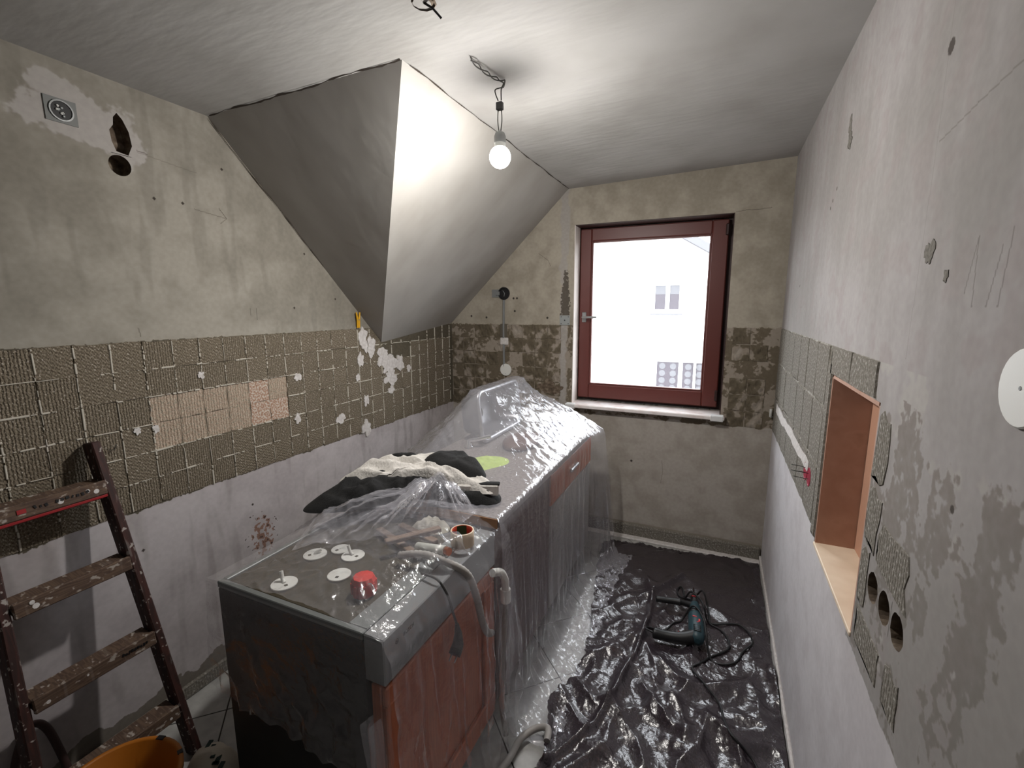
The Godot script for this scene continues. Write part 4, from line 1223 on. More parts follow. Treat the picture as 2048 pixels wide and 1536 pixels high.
	for i in rings.size() - 1:
		var A: PackedVector2Array = rings[i][0]; var Bq: PackedVector2Array = rings[i + 1][0]
		for k in A.size():
			var k2 := (k + 1) % A.size()
			g.quad(TT.call(A[k], rings[i][1]), TT.call(A[k2], rings[i][1]), TT.call(Bq[k2], rings[i + 1][1]), TT.call(Bq[k], rings[i + 1][1]))
	var last: PackedVector2Array = rings[-1][0]
	var lp := []
	for q in last: lp.append(TT.call(q, rings[-1][1]))
	g.poly(lp, Vector3(1, 0, 0))
	part("bowl", g, mat("basin_steel", c8(150, 150, 154), 0.35, 0.75), t)
	g = G.new(); g.tube([TT.call(Vector2(0, -0.02), -0.144), TT.call(Vector2(0, -0.02), -0.135)], 0.03, 16); part("drain", g, M.black_plastic, t)
	# chrome tap and dark lids
	t = thing("chrome_tap", "bright chrome tap spout lying under the plastic", "tap", Vector3(-1.19, 0.862, -2.08))
	g = G.new(); g.lathe([Vector2(0, 0), Vector2(0.024, 0), Vector2(0.024, 0.008), Vector2(0.016, 0.012), Vector2(0.016, 0.04), Vector2(0, 0.045)], t.position, Basis.IDENTITY, 18); part("base", g, M.chrome, t)
	g = G.new(); g.tube([t.position + Vector3(0, 0.035, 0), t.position + Vector3(0.11, 0.062, -0.045)], 0.0115, 14); part("spout", g, M.chrome, t)
	t = thing("serving_bowl", "dark brown upturned oval bowl in front of the metal basin", "bowl", Vector3(-0.95, 0.862, -2.25))
	g = G.new()
	var ov := []
	for i in 7: ov.append(Vector2([0.0, 0.1, 0.115, 0.118, 0.112, 0.06, 0.0][i], [0.0, 0.0, 0.006, 0.02, 0.034, 0.05, 0.054][i]))
	g.lathe(ov, Vector3(-0.95, 0.862, -2.25), Basis.IDENTITY.scaled(Vector3(0.8, 1, 1.35)), 28); part("shell", g, mat("lid_brown", c8(92, 66, 58), 0.5), t)
	t = thing("serving_bowl", "dark violet-grey upturned bowl near the worktop's window end", "bowl", Vector3(-0.86, 0.862, -2.52))
	g = G.new(); g.lathe(ov, Vector3(-0.86, 0.862, -2.52), Basis.IDENTITY.scaled(Vector3(0.75, 1.3, 0.9)), 28); part("shell", g, mat("lid_grey", c8(84, 78, 90), 0.45), t)

# cushion-like closed shape over an outline in x/z: flat below, folded above
func mound(outline: Array, y0: float, h: float, amp: float, freq: float, sd: int, around := 64, rings := 14, squash := 3.0, stretch := Vector2.ONE) -> G:
	var g := G.new()
	g.smooth(true)
	var loop := []
	var n := outline.size()
	for k in around:
		var f := float(k) / around * n
		var i := int(f)
		var a: Vector2 = outline[(i - 1 + n) % n]; var b: Vector2 = outline[i % n]; var c: Vector2 = outline[(i + 1) % n]; var d: Vector2 = outline[(i + 2) % n]
		loop.append(b.cubic_interpolate(c, a, d, f - i))
	var mid := Vector2.ZERO
	for q in loop: mid += q / around
	var ns := noise(freq, sd, FastNoiseLite.TYPE_SIMPLEX_SMOOTH, 3)
	var rg := noise(freq * 0.5, sd + 1, FastNoiseLite.TYPE_SIMPLEX_SMOOTH, 2, FastNoiseLite.FRACTAL_RIDGED)
	var P := []
	for r in rings + 1:
		var s := 1.0 - float(r) / rings
		var row := []
		for k in around:
			var q: Vector2 = mid + (loop[k] - mid) * s
			var up := 1.0 - pow(s, squash)
			var fold := ns.get_noise_2d(q.x * stretch.x, q.y * stretch.y) * amp + (rg.get_noise_2d(q.x * stretch.x, q.y * stretch.y)) * amp
			row.append(Vector3(q.x, maxf(y0, y0 + h * up + fold * sm(0.0, 0.35, 1.0 - s)), q.y))
		P.append(row)
	for r in rings:
		for k in around:
			var k2 := (k + 1) % around
			if r == rings - 1: g.poly([P[r][k], P[r][k2], P[r + 1][k]], Vector3.UP)
			else:
				g.poly([P[r][k], P[r][k2], P[r + 1][k2]], Vector3.UP)
				g.poly([P[r][k], P[r + 1][k2], P[r + 1][k]], Vector3.UP)
	g.smooth(false)
	for k in range(1, around - 1): g.poly([P[0][0], P[0][k], P[0][k + 1]], Vector3.DOWN)
	return g

# ---------------------------------------------------------------- clear plastic sheets
func relax(nx: int, nz: int, low: PackedFloat32Array, fixed: PackedFloat32Array, rounds: int) -> PackedFloat32Array:
	# taut film resting on what lies below (low); fixed >= 0 pins a point
	var h := low.duplicate()
	for i in h.size():
		if fixed[i] >= 0.0: h[i] = fixed[i]
	for r in rounds:
		for i in nx:
			for j in nz:
				var k := i * nz + j
				if fixed[k] >= 0.0: continue
				var a := h[k - nz] if i > 0 else h[k + nz]
				var b := h[k + nz] if i < nx - 1 else h[k - nz]
				var c := h[k - 1] if j > 0 else h[k + 1]
				var d := h[k + 1] if j < nz - 1 else h[k - 1]
				h[k] = maxf(low[k], h[k] + 1.86 * ((a + b + c + d) * 0.25 - h[k]))
	return h

func draped(called: String, parent: Node3D, z0: float, z1: float, xw: float, xf: float, low_at: Callable, wall_y: float, front_y: float, skirt: Callable, skirt_n: int, sd: int, wr: float, film: Material, nz := 110, nx := 64, rounds := 90):
	# columns run along z; rows from the wall side over the top to the front edge and down the front
	var low := PackedFloat32Array(); low.resize(nx * nz)
	var fix := PackedFloat32Array(); fix.resize(nx * nz)
	for i in nx:
		for j in nz:
			var x := lerpf(xw, xf, float(i) / (nx - 1))
			var z := lerpf(z0, z1, float(j) / (nz - 1))
			low[i * nz + j] = low_at.call(x, z)
			fix[i * nz + j] = -1.0
			if low[i * nz + j] < 0.0:
				low[i * nz + j] = -low[i * nz + j]
				fix[i * nz + j] = low[i * nz + j]
			if i == 0: fix[i * nz + j] = wall_y
			if i == nx - 1: fix[i * nz + j] = front_y
	var h := relax(nx, nz, low, fix, rounds)
	var n1 := noise(9.0, sd, FastNoiseLite.TYPE_SIMPLEX_SMOOTH, 3, FastNoiseLite.FRACTAL_RIDGED)
	var n2 := noise(30.0, sd + 1, FastNoiseLite.TYPE_SIMPLEX_SMOOTH, 3, FastNoiseLite.FRACTAL_RIDGED)
	var P := PackedVector3Array()
	for i in nx:
		for j in nz:
			var x := lerpf(xw, xf, float(i) / (nx - 1))
			var z := lerpf(z0, z1, float(j) / (nz - 1))
			var free := sm(0.0, 0.02, h[i * nz + j] - low[i * nz + j])
			var wv := maxf(0.0, n1.get_noise_2d(x * 1.3, z)) * wr * (0.5 + 1.0 * free) + maxf(0.0, n2.get_noise_2d(x, z)) * wr * 0.35
			P.append(Vector3(x, h[i * nz + j] + wv + 0.002, z))
	for i in range(1, skirt_n + 1):
		for j in nz:
			var z := lerpf(z0, z1, float(j) / (nz - 1))
			P.append(skirt.call(float(i) / skirt_n, z))
	var st := grid(nx + skirt_n, nz, P)
	st.set_material(film)
	var o := put(called, st.commit(), parent)
	o.position = -parent.position
	return o

func plastic():
	var pl := noise(5.0, 201, FastNoiseLite.TYPE_SIMPLEX_SMOOTH, 2)
	var pr := noise(11.0, 203, FastNoiseLite.TYPE_SIMPLEX_SMOOTH, 2, FastNoiseLite.FRACTAL_RIDGED)
	var cr := noise(26.0, 205, FastNoiseLite.TYPE_SIMPLEX_SMOOTH, 3, FastNoiseLite.FRACTAL_RIDGED)
	# ---- large sheet over the worktop, the basin and down to the floor
	var t := thing("plastic_sheet", "large clear plastic sheet draped over worktop and metal basin", "plastic sheet", Vector3(-1.0, 0.87, -2.1))
	var taut := [[Vector3(-1.15, 1.17, -2.13), Vector3(-1.74, 0.6, -1.8)], [Vector3(-1.15, 1.17, -2.67), Vector3(-0.69, 0.868, -2.5)], [Vector3(-1.15, 1.165, -2.67), Vector3(-0.72, 0.868, -2.2)], [Vector3(-1.15, 1.165, -2.13), Vector3(-0.85, 0.866, -1.86)], [Vector3(-1.15, 1.165, -2.13), Vector3(-1.25, 0.866, -1.62)], [Vector3(-1.13, 0.945, -2.11), Vector3(-1.45, 0.75, -1.7)], [Vector3(-1.15, 1.165, -2.67), Vector3(-0.9, 0.866, -2.79)], [Vector3(-1.0, 0.9, -2.0), Vector3(-0.7, 0.866, -2.02)]]
	var low := func(x: float, z: float) -> float:
		var y := 0.5
		if x > -1.34: y = 0.862
		# basin on edge
		if x > -1.21 and x < -1.12 and z < -2.12 and z > -2.68: y = 1.165
		if x > -1.3 and x <= -1.21 and z < -2.2 and z > -2.6: y = 1.1
		if Vector2(x + 1.16, z + 2.09).length() < 0.06: y = maxf(y, 0.945)
		var e := Vector2((x + 0.95) / 0.095, (z + 2.25) / 0.16).length()
		if e < 1.0: y = maxf(y, 0.862 + 0.056 * sqrt(1.0 - e * e))
		e = Vector2((x + 0.86) / 0.09, (z + 2.52) / 0.11).length()
		if e < 1.0: y = maxf(y, 0.862 + 0.072 * sqrt(1.0 - e * e))
		if x > -1.09 and x < -0.88 and z > -2.01 and z < -1.77: y = maxf(y, 0.876)
		# tight creases run from the basin's corners to the edges
		for k in taut:
			var a := Vector2(k[0].x, k[0].z); var b := Vector2(k[1].x, k[1].z)
			var c := Geometry2D.get_closest_point_to_segment(Vector2(x, z), a, b)
			if c.distance_to(Vector2(x, z)) < 0.0075: y = maxf(y, lerpf(k[0].y, k[1].y, a.distance_to(c) / a.distance_to(b)))
		return y
	var skirt := func(s: float, z: float) -> Vector3:
		var far := sm(-2.45, -2.78, z)
		var near := sm(-1.6, -1.36, z)
		var d := s * 1.06
		var zz := z * 1.0
		# pleats fan out downwards
		var f := (1.0 - absf(pl.get_noise_2d(zz * 2.0, 0.3 + d * 0.12)) * 2.2) * (0.006 + 0.06 * minf(d, 0.8))
		f += maxf(0.0, pr.get_noise_2d(zz, d * 0.25)) * (0.008 + 0.018 * d)
		f += maxf(0.0, cr.get_noise_2d(zz * 1.2, d)) * 0.004
		var x := -0.667 + 0.01 * sm(0.0, 0.05, d) + f * 0.42 + far * (0.03 + 0.09 * minf(d, 0.7)) + near * 0.0
		var y := 0.866 - d
		var bend := 0.80
		if d > bend:
			var q := d - bend
			x += q * (0.72 - 0.25 * far)
			y = lerpf(0.066 - q, 0.0, sm(0.0, 0.1, q)) + 0.012 + maxf(0.0, cr.get_noise_2d(zz * 0.8 + d, d * 0.9 - zz * 0.5)) * 0.02
			y = maxf(y, 0.012)
		return Vector3(x, y, z - 0.05 * far * minf(d, 0.5))
	draped("film", t, -2.8, -1.36, -1.75, -0.668, low, 0.56, 0.866, skirt, 70, 211, 0.008, M.clear_film, 170, 72, 110)

	# ---- nearer sheet over the open dishwasher
	t = thing("plastic_sheet", "clear plastic sheet draped over the dishwasher and its orange door", "plastic sheet", Vector3(-1.0, 0.83, -1.06))
	var taut2 := [[Vector3(-0.715, 0.905, -1.14), Vector3(-0.69, 0.823, -0.79)], [Vector3(-0.715, 0.905, -1.14), Vector3(-0.86, 0.876, -0.9)], [Vector3(-0.86, 0.876, -0.9), Vector3(-1.27, 0.826, -0.83)], [Vector3(-0.86, 0.874, -0.9), Vector3(-0.72, 0.824, -0.77)], [Vector3(-0.715, 0.905, -1.14), Vector3(-0.685, 0.824, -1.0)], [Vector3(-1.1, 0.853, -0.845), Vector3(-1.3, 0.826, -0.95)], [Vector3(-0.715, 0.9, -1.14), Vector3(-1.0, 0.872, -1.05)]]
	low = func(x: float, z: float) -> float:
		var y := 0.824
		if Vector2(x + 0.715, z + 1.14).length() < 0.03: y = 0.9
		if Vector2(x + 0.725, z + 1.215).length() < 0.043: return -0.829
		if Vector2(x + 0.857, z + 0.9).length() < 0.036: y = 0.874
		if Vector2(x + 1.105, z + 0.845).length() < 0.014: y = 0.85
		if z < -1.08 and x > -1.06 and x < -0.8: y = maxf(y, 0.872)
		if x > -0.745 and z > -0.77: y = 0.80
		for k in taut2:
			var a := Vector2(k[0].x, k[0].z); var b := Vector2(k[1].x, k[1].z)
			var c := Geometry2D.get_closest_point_to_segment(Vector2(x, z), a, b)
			if c.distance_to(Vector2(x, z)) < 0.006: y = maxf(y, lerpf(k[0].y, k[1].y, a.distance_to(c) / a.distance_to(b)))
		return y
	skirt = func(s: float, z: float) -> Vector3:
		var d := s * 0.8
		var f := (1.0 - absf(pl.get_noise_2d(z * 1.7 + 3.0, d * 0.2)) * 2.0) * (0.004 + 0.045 * minf(d, 0.8)) + maxf(0.0, pr.get_noise_2d(z + 5.0, d * 0.3)) * (0.004 + 0.02 * d)
		var x := -0.672 + 0.02 * sm(0.0, 0.05, d) + maxf(0.0, f)
		# hoses push the film out
		x += 0.03 * exp(-pow((z + 1.15) / 0.12, 2.0)) * sm(0.0, 0.1, d) + 0.03 * exp(-pow((z + 1.36) / 0.08, 2.0)) * sm(0.1, 0.3, d)
		return Vector3(x, 0.822 - d, z - 0.05 * d * sm(-1.2, -1.4, z))
	draped("film", t, -1.42, -0.752, -1.31, -0.674, low, 0.826, 0.822, skirt, 60, 221, 0.006, M.thin_film, 110, 70, 60)
	# loose end hanging down the near side
	var P := PackedVector3Array()
	for i in 50:
		for j in 60:
			var u := i / 49.0
			var v := j / 59.0
			var x := lerpf(-1.31, -0.655, u)
			var dep := 0.3 + 0.12 * u + 0.03 * sin(u * 6.0) + 0.05 * pl.get_noise_2d(u * 0.5, 7.0)
			var d := v * dep
			var f := maxf(0.0, pr.get_noise_2d(x * 0.7, d * 0.6 + 2.0)) * 0.02 * v + absf(pl.get_noise_2d(x * 1.5, d)) * 0.025 * v
			P.append(Vector3(x + 0.02 * v * sm(0.8, 1.0, u), 0.826 - d, -0.75 + f + 0.01 * v))
	var st := grid(50, 60, P)
	st.set_material(M.thin_film)
	var o := put("hanging_end", st.commit(), t)
	o.position = -t.position
	# ---- strip of film gathered at the dishwasher's front corner
	t = thing("plastic_strip", "twisted strip of clear plastic hanging at dishwasher's near corner", "plastic strip", Vector3(-0.7, 0.3, -0.74))
	P = PackedVector3Array()
	for i in 60:
		for j in 14:
			var v := i / 59.0
			var u := j / 13.0 - 0.5
			var w := 0.035 + 0.09 * v
			P.append(Vector3(-0.705 + u * w + 0.012 * sin(v * 5.0), 0.62 - v * 0.58, -0.735 + 0.018 * sin(u * 9.0 + v * 6.0) + 0.012 * v))
	st = grid(60, 14, P)
	st.set_material(M.clear_film)
	o = put("film", st.commit(), t)
	o.position = -t.position
	# ---- crumpled surplus pushed up against the jacket
	t = thing("plastic_bunch", "crumpled heap of clear plastic film in front of the jacket", "plastic sheet", Vector3(-1.0, 0.87, -1.2))
	P = PackedVector3Array()
	var c1 := noise(7.0, 231, FastNoiseLite.TYPE_SIMPLEX_SMOOTH, 3, FastNoiseLite.FRACTAL_RIDGED)
	var c2 := noise(22.0, 233, FastNoiseLite.TYPE_SIMPLEX_SMOOTH, 3, FastNoiseLite.FRACTAL_RIDGED)
	var c3 := noise(4.0, 235, FastNoiseLite.TYPE_SIMPLEX_SMOOTH, 2)
	# front edge runs from A to B, the gathered crest stands towards the jacket (D to C)
	var A := Vector2(-1.17, -0.93); var B := Vector2(-0.775, -1.27); var C := Vector2(-0.75, -1.36); var D := Vector2(-1.31, -1.17)
	var crest := [[0.0, 0.0], [0.12, 0.03], [0.3, 0.06], [0.42, 0.085], [0.52, 0.08], [0.66, 0.125], [0.76, 0.15], [0.84, 0.12], [0.93, 0.07], [1.0, 0.02]]
	for i in 120:
		for j in 80:
			var u := i / 119.0
			var v := j / 79.0
			var q := A.lerp(B, u).lerp(D.lerp(C, u), v)
			var top := 0.0
			for k in crest.size() - 1:
				if u >= crest[k][0] and u <= crest[k + 1][0]: top = lerpf(crest[k][1], crest[k + 1][1], smoothstep(0.0, 1.0, (u - crest[k][0]) / (crest[k + 1][0] - crest[k][0])))
			var rise := v / 0.8 if v < 0.8 else 1.0 - (v - 0.8) / 0.2 * 0.55
			# creases fan out from the peak
			var ang := atan2(v - 0.82, (u - 0.76) * 2.2)
			var far := clampf(Vector2((u - 0.76) * 2.2, v - 0.82).length(), 0.0, 1.0)
			var fan := absf(c3.get_noise_2d(ang * 0.8, 2.0)) * 0.07 * sm(0.02, 0.35, far) * sm(0.0, 0.2, v)
			var fine := maxf(0.0, c1.get_noise_2d(q.x * 0.7, q.y * 0.7)) * 0.014 + maxf(0.0, c2.get_noise_2d(q.x * 0.6, q.y * 0.6)) * 0.005
			var y := 0.858 + top * pow(rise, 0.85) + (fan + fine) * sm(0.0, 0.1, minf(u, 1.0 - u))
			P.append(Vector3(q.x, y, q.y - top * 0.35 * v))
	st = grid(120, 80, P)
	st.set_material(M.clear_film)
	o = put("film", st.commit(), t)
	o.position = -t.position

func jacket():
	var t := thing("work_jacket", "black and off-white work jacket folded on the worktop", "jacket", Vector3(-1.05, 0.862, -1.45))
	var fab := bump(noise(0.06, 301, FastNoiseLite.TYPE_SIMPLEX_SMOOTH, 4), 256, 3.0)
	var blk := tri_mat("jacket_black", ramp(noise(0.05, 303), 128, [[0.0, c8(11, 11, 12)], [1.0, c8(19, 19, 20)]]), 0.1, 0.9, fab, 0.8)
	var wht := tri_mat("jacket_white", ramp(noise(0.03, 305), 128, [[0.0, c8(190, 186, 180)], [1.0, c8(208, 204, 199)]]), 0.2, 0.9, fab, 0.8)
	var y := 0.874
	var g := mound([Vector2(-1.345, -1.13), Vector2(-1.39, -1.3), Vector2(-1.32, -1.5), Vector2(-1.18, -1.66), Vector2(-0.98, -1.68), Vector2(-0.82, -1.6), Vector2(-0.735, -1.53), Vector2(-0.73, -1.46), Vector2(-0.84, -1.41), Vector2(-1.0, -1.38), Vector2(-1.12, -1.26), Vector2(-1.24, -1.15)], y, 0.06, 0.026, 11.0, 311, 120, 24, 5.0, Vector2(0.7, 1.5))
	part("black_body", g, blk, t)
	g = mound([Vector2(-1.37, -1.34), Vector2(-1.375, -1.46), Vector2(-1.28, -1.59), Vector2(-1.13, -1.67), Vector2(-0.96, -1.675), Vector2(-0.83, -1.58), Vector2(-0.74, -1.515), Vector2(-0.755, -1.46), Vector2(-0.85, -1.44), Vector2(-1.0, -1.43), Vector2(-1.15, -1.38), Vector2(-1.24, -1.31)], y + 0.035, 0.064, 0.022, 9.0, 321, 120, 24, 4.0, Vector2(0.7, 1.9))
	part("white_panel", g, wht, t)
	g = mound([Vector2(-1.075, -1.485), Vector2(-1.115, -1.6), Vector2(-1.02, -1.66), Vector2(-0.91, -1.63), Vector2(-0.82, -1.56), Vector2(-0.795, -1.49), Vector2(-0.91, -1.465)], y + 0.078, 0.052, 0.01, 9.0, 331, 64, 12, 5.0)
	part("black_lining", g, blk, t)
	g = mound([Vector2(-1.31, -1.5), Vector2(-1.25, -1.58), Vector2(-1.14, -1.6), Vector2(-1.16, -1.56), Vector2(-1.25, -1.53)], y + 0.07, 0.035, 0.006, 12.0, 341, 40, 8, 4.0)
	part("black_collar", g, blk, t)
	g = G.new(); g.box(Vector3(-0.765, 0.918, -1.475), Vector3(0.085, 0.042, 0.012), 0.005, Basis(Vector3.UP, 0.35)); var cuff := part("cuff", g, wht, t)
	g = G.new(); g.box(Vector3(-0.768, 0.94, -1.486), Vector3(0.09, 0.009, 0.026), 0.003, Basis(Vector3.UP, 0.35)); part("cuff_edge", g, blk, cuff)
	g = G.new(); disc(g, Vector3(-0.762, 0.917, -1.4685), Vector3(0.34, 0, 0.94).normalized(), 0.006, 0.003, 14, 0.001); part("snap_button", g, M.steel, cuff)
	g = G.new(); g.box(Vector3(-0.85, 0.921, -1.443), Vector3(0.055, 0.034, 0.011), 0.005, Basis(Vector3.UP, 0.25)); var flap := part("pocket_flap", g, wht, t)
	g = G.new(); disc(g, Vector3(-0.845, 0.918, -1.4378), Vector3(0.25, 0, 0.97).normalized(), 0.006, 0.003, 14, 0.001); part("snap_button", g, M.steel, flap)
	g = smooth_tube([Vector3(-1.325, 0.935, -1.33), Vector3(-1.33, 0.9, -1.3), Vector3(-1.325, 0.87, -1.285)], 0.004, 6, 4); part("zip_pull", g, M.black_rubber, t)

# ---------------------------------------------------------------- dark cover on the floor
var fold_line := [Vector2(-0.107, -2.721), Vector2(-0.246, -2.457), Vector2(-0.235, -2.246), Vector2(-0.259, -1.959), Vector2(-0.298, -1.719), Vector2(-0.315, -1.618), Vector2(-0.344, -1.506), Vector2(-0.399, -1.418), Vector2(-0.46, -1.3)]

func near_line(p: Vector2, line: Array) -> float:
	var best := 9.0
	for i in line.size() - 1:
		best = minf(best, p.distance_to(Geometry2D.get_closest_point_to_segment(p, line[i], line[i + 1])))
	return best

var cov_a: FastNoiseLite
var cov_b: FastNoiseLite
var cov_c: FastNoiseLite

var creases := [
	[Vector2(-0.200, -1.787), Vector2(-0.133, -1.700), Vector2(-0.074, -1.631)],
	[Vector2(-0.294, -1.638), Vector2(-0.234, -1.569), Vector2(-0.183, -1.529), Vector2(-0.142, -1.442)],
	[Vector2(-0.084, -1.768), Vector2(-0.017, -1.862), Vector2(0.134, -1.930), Vector2(0.211, -1.993), Vector2(0.237, -1.916), Vector2(0.237, -1.816)],
	[Vector2(0.049, -1.695), Vector2(0.026, -1.572), Vector2(-0.035, -1.489), Vector2(-0.06, -1.3)],
	[Vector2(0.160, -1.791), Vector2(0.275, -1.777), Vector2(0.225, -1.728), Vector2(0.137, -1.681)],
	[Vector2(-0.220, -2.041), Vector2(-0.146, -1.868)],
	[Vector2(-0.157, -1.962), Vector2(-0.033, -1.861)],
	[Vector2(-0.468, -1.701), Vector2(-0.357, -1.600), Vector2(-0.325, -1.635)],
	[Vector2(-0.488, -1.936), Vector2(-0.382, -1.969), Vector2(-0.289, -2.068)],
	[Vector2(0.055, -1.716), Vector2(0.111, -1.686), Vector2(0.156, -1.638), Vector2(0.167, -1.579)],
	[Vector2(-0.082, -1.565), Vector2(-0.026, -1.557), Vector2(-0.004, -1.635)],
	[Vector2(-0.467, -1.824), Vector2(-0.391, -1.924), Vector2(-0.330, -1.938)],
	[Vector2(0.310, -2.107), Vector2(0.316, -1.931)],
	[Vector2(-0.517, -1.634), Vector2(-0.363, -1.475)],
	[Vector2(-0.344, -1.432), Vector2(-0.281, -1.443), Vector2(-0.224, -1.405)],
	[Vector2(-0.071, -1.758), Vector2(-0.037, -1.703), Vector2(-0.025, -1.626)],
	[Vector2(-0.41, -2.35), Vector2(-0.33, -2.42), Vector2(-0.25, -2.44)],
	[Vector2(-0.3, -2.62), Vector2(-0.26, -2.5)]]

func cover_y(x: float, z: float) -> float:
	var calm := lerpf(0.5, 1.0, sm(-2.75, -2.2, z))
	var p := Vector2(x, z)
	var y := maxf(0.0, cov_a.get_noise_2d(x + 0.2 * z, z * 0.8) - 0.05) * 0.026 * calm
	y += (cov_b.get_noise_2d(x, z) * 0.5 + 0.5) * 0.007 * calm
	y += maxf(0.0, cov_c.get_noise_2d(x, z)) * 0.0022 * calm
	# pleats: steep on one side, lying over on the other
	for i in creases.size():
		var d := near_line(p, creases[i])
		if d < 0.09: y += (0.02 if i % 3 else 0.03) * pow(1.0 - d / 0.09, 2.6)
	var d := near_line(p, fold_line)
	y += 0.024 * exp(-d * d / (0.012 * 0.012)) + 0.01 * exp(-d * d / 0.003)
	return 0.005 + y

func floor_cover():
	cov_a = noise(3.2, 401, FastNoiseLite.TYPE_SIMPLEX_SMOOTH, 2, FastNoiseLite.FRACTAL_RIDGED)
	cov_b = noise(14.0, 403, FastNoiseLite.TYPE_SIMPLEX_SMOOTH, 3)
	cov_c = noise(34.0, 405, FastNoiseLite.TYPE_SIMPLEX_SMOOTH, 3, FastNoiseLite.FRACTAL_RIDGED)
	var m := mat("cover_dark", Color.WHITE, 0.25)
	m.metallic_specular = 0.85
	m.albedo_texture = ramp(noise(0.05, 407, FastNoiseLite.TYPE_SIMPLEX_SMOOTH, 5), 512, [[0.0, c8(38, 32, 36)], [0.5, c8(50, 43, 48)], [1.0, c8(70, 62, 67)]])
	m.uv1_triplanar = true
	m.uv1_world_triplanar = true
	m.uv1_scale = Vector3.ONE / 0.24
	m.normal_enabled = true
	m.normal_texture = bump(noise(0.02, 409, FastNoiseLite.TYPE_SIMPLEX_SMOOTH, 5, FastNoiseLite.FRACTAL_RIDGED), 512, 8.0)
	m.normal_scale = 0.3
	var left := [Vector2(-0.64, -2.97), Vector2(-0.60, -2.6), Vector2(-0.557, -2.4), Vector2(-0.515, -2.15), Vector2(-0.49, -1.99), Vector2(-0.47, -1.85), Vector2(-0.5, -1.66), Vector2(-0.533, -1.56), Vector2(-0.5, -1.42), Vector2(-0.47, -1.3), Vector2(-0.5, -0.95)]
	var nz := 330
	var nx := 150
	var P := PackedVector3Array()
	var rag := noise(12.0, 411)
	for i in nz:
		var z := lerpf(-3.0, -0.95, float(i) / (nz - 1))
		var xl := -0.6
		for k in left.size() - 1:
			if z >= left[k].y and z <= left[k + 1].y: xl = lerpf(left[k].x, left[k + 1].x, (z - left[k].y) / (left[k + 1].y - left[k].y))
		xl += rag.get_noise_1d(z) * 0.02
		for j in nx:
			var u := float(j) / (nx - 1)
			var x := lerpf(xl, XR - 0.018, u)
			var zz := z - 0.09 * u * sm(-2.7, -3.0, z) + rag.get_noise_1d(x * 2.0 + 5.0) * 0.03 * sm(-2.8, -3.0, z)
			P.append(Vector3(x, cover_y(x, zz) + 0.03 * sm(0.05, 0.0, u) * sm(-1.75, -1.5, z), zz))
	var st := grid(nz, nx, P)
	st.set_material(m)
	var t := thing("floor_cover", "dark glossy crumpled protective sheet spread on the floor", "floor cover", Vector3(-0.1, 0, -2.0))
	var o := put("sheet", st.commit(), t)
	o.position = -t.position
	# grey hose on the tiles at the picture's lower edge
	t = thing("floor_hose", "grey hose looped on the tiles beside the dark sheet", "hose", Vector3(-0.55, 0, -1.35))
	part("tube", smooth_tube([Vector3(-0.62, 0.02, -1.1), Vector3(-0.585, 0.02, -1.26), Vector3(-0.575, 0.025, -1.35), Vector3(-0.535, 0.035, -1.405), Vector3(-0.49, 0.05, -1.41), Vector3(-0.475, 0.05, -1.36)], 0.0125, 10, 8), M.hose_grey, t)

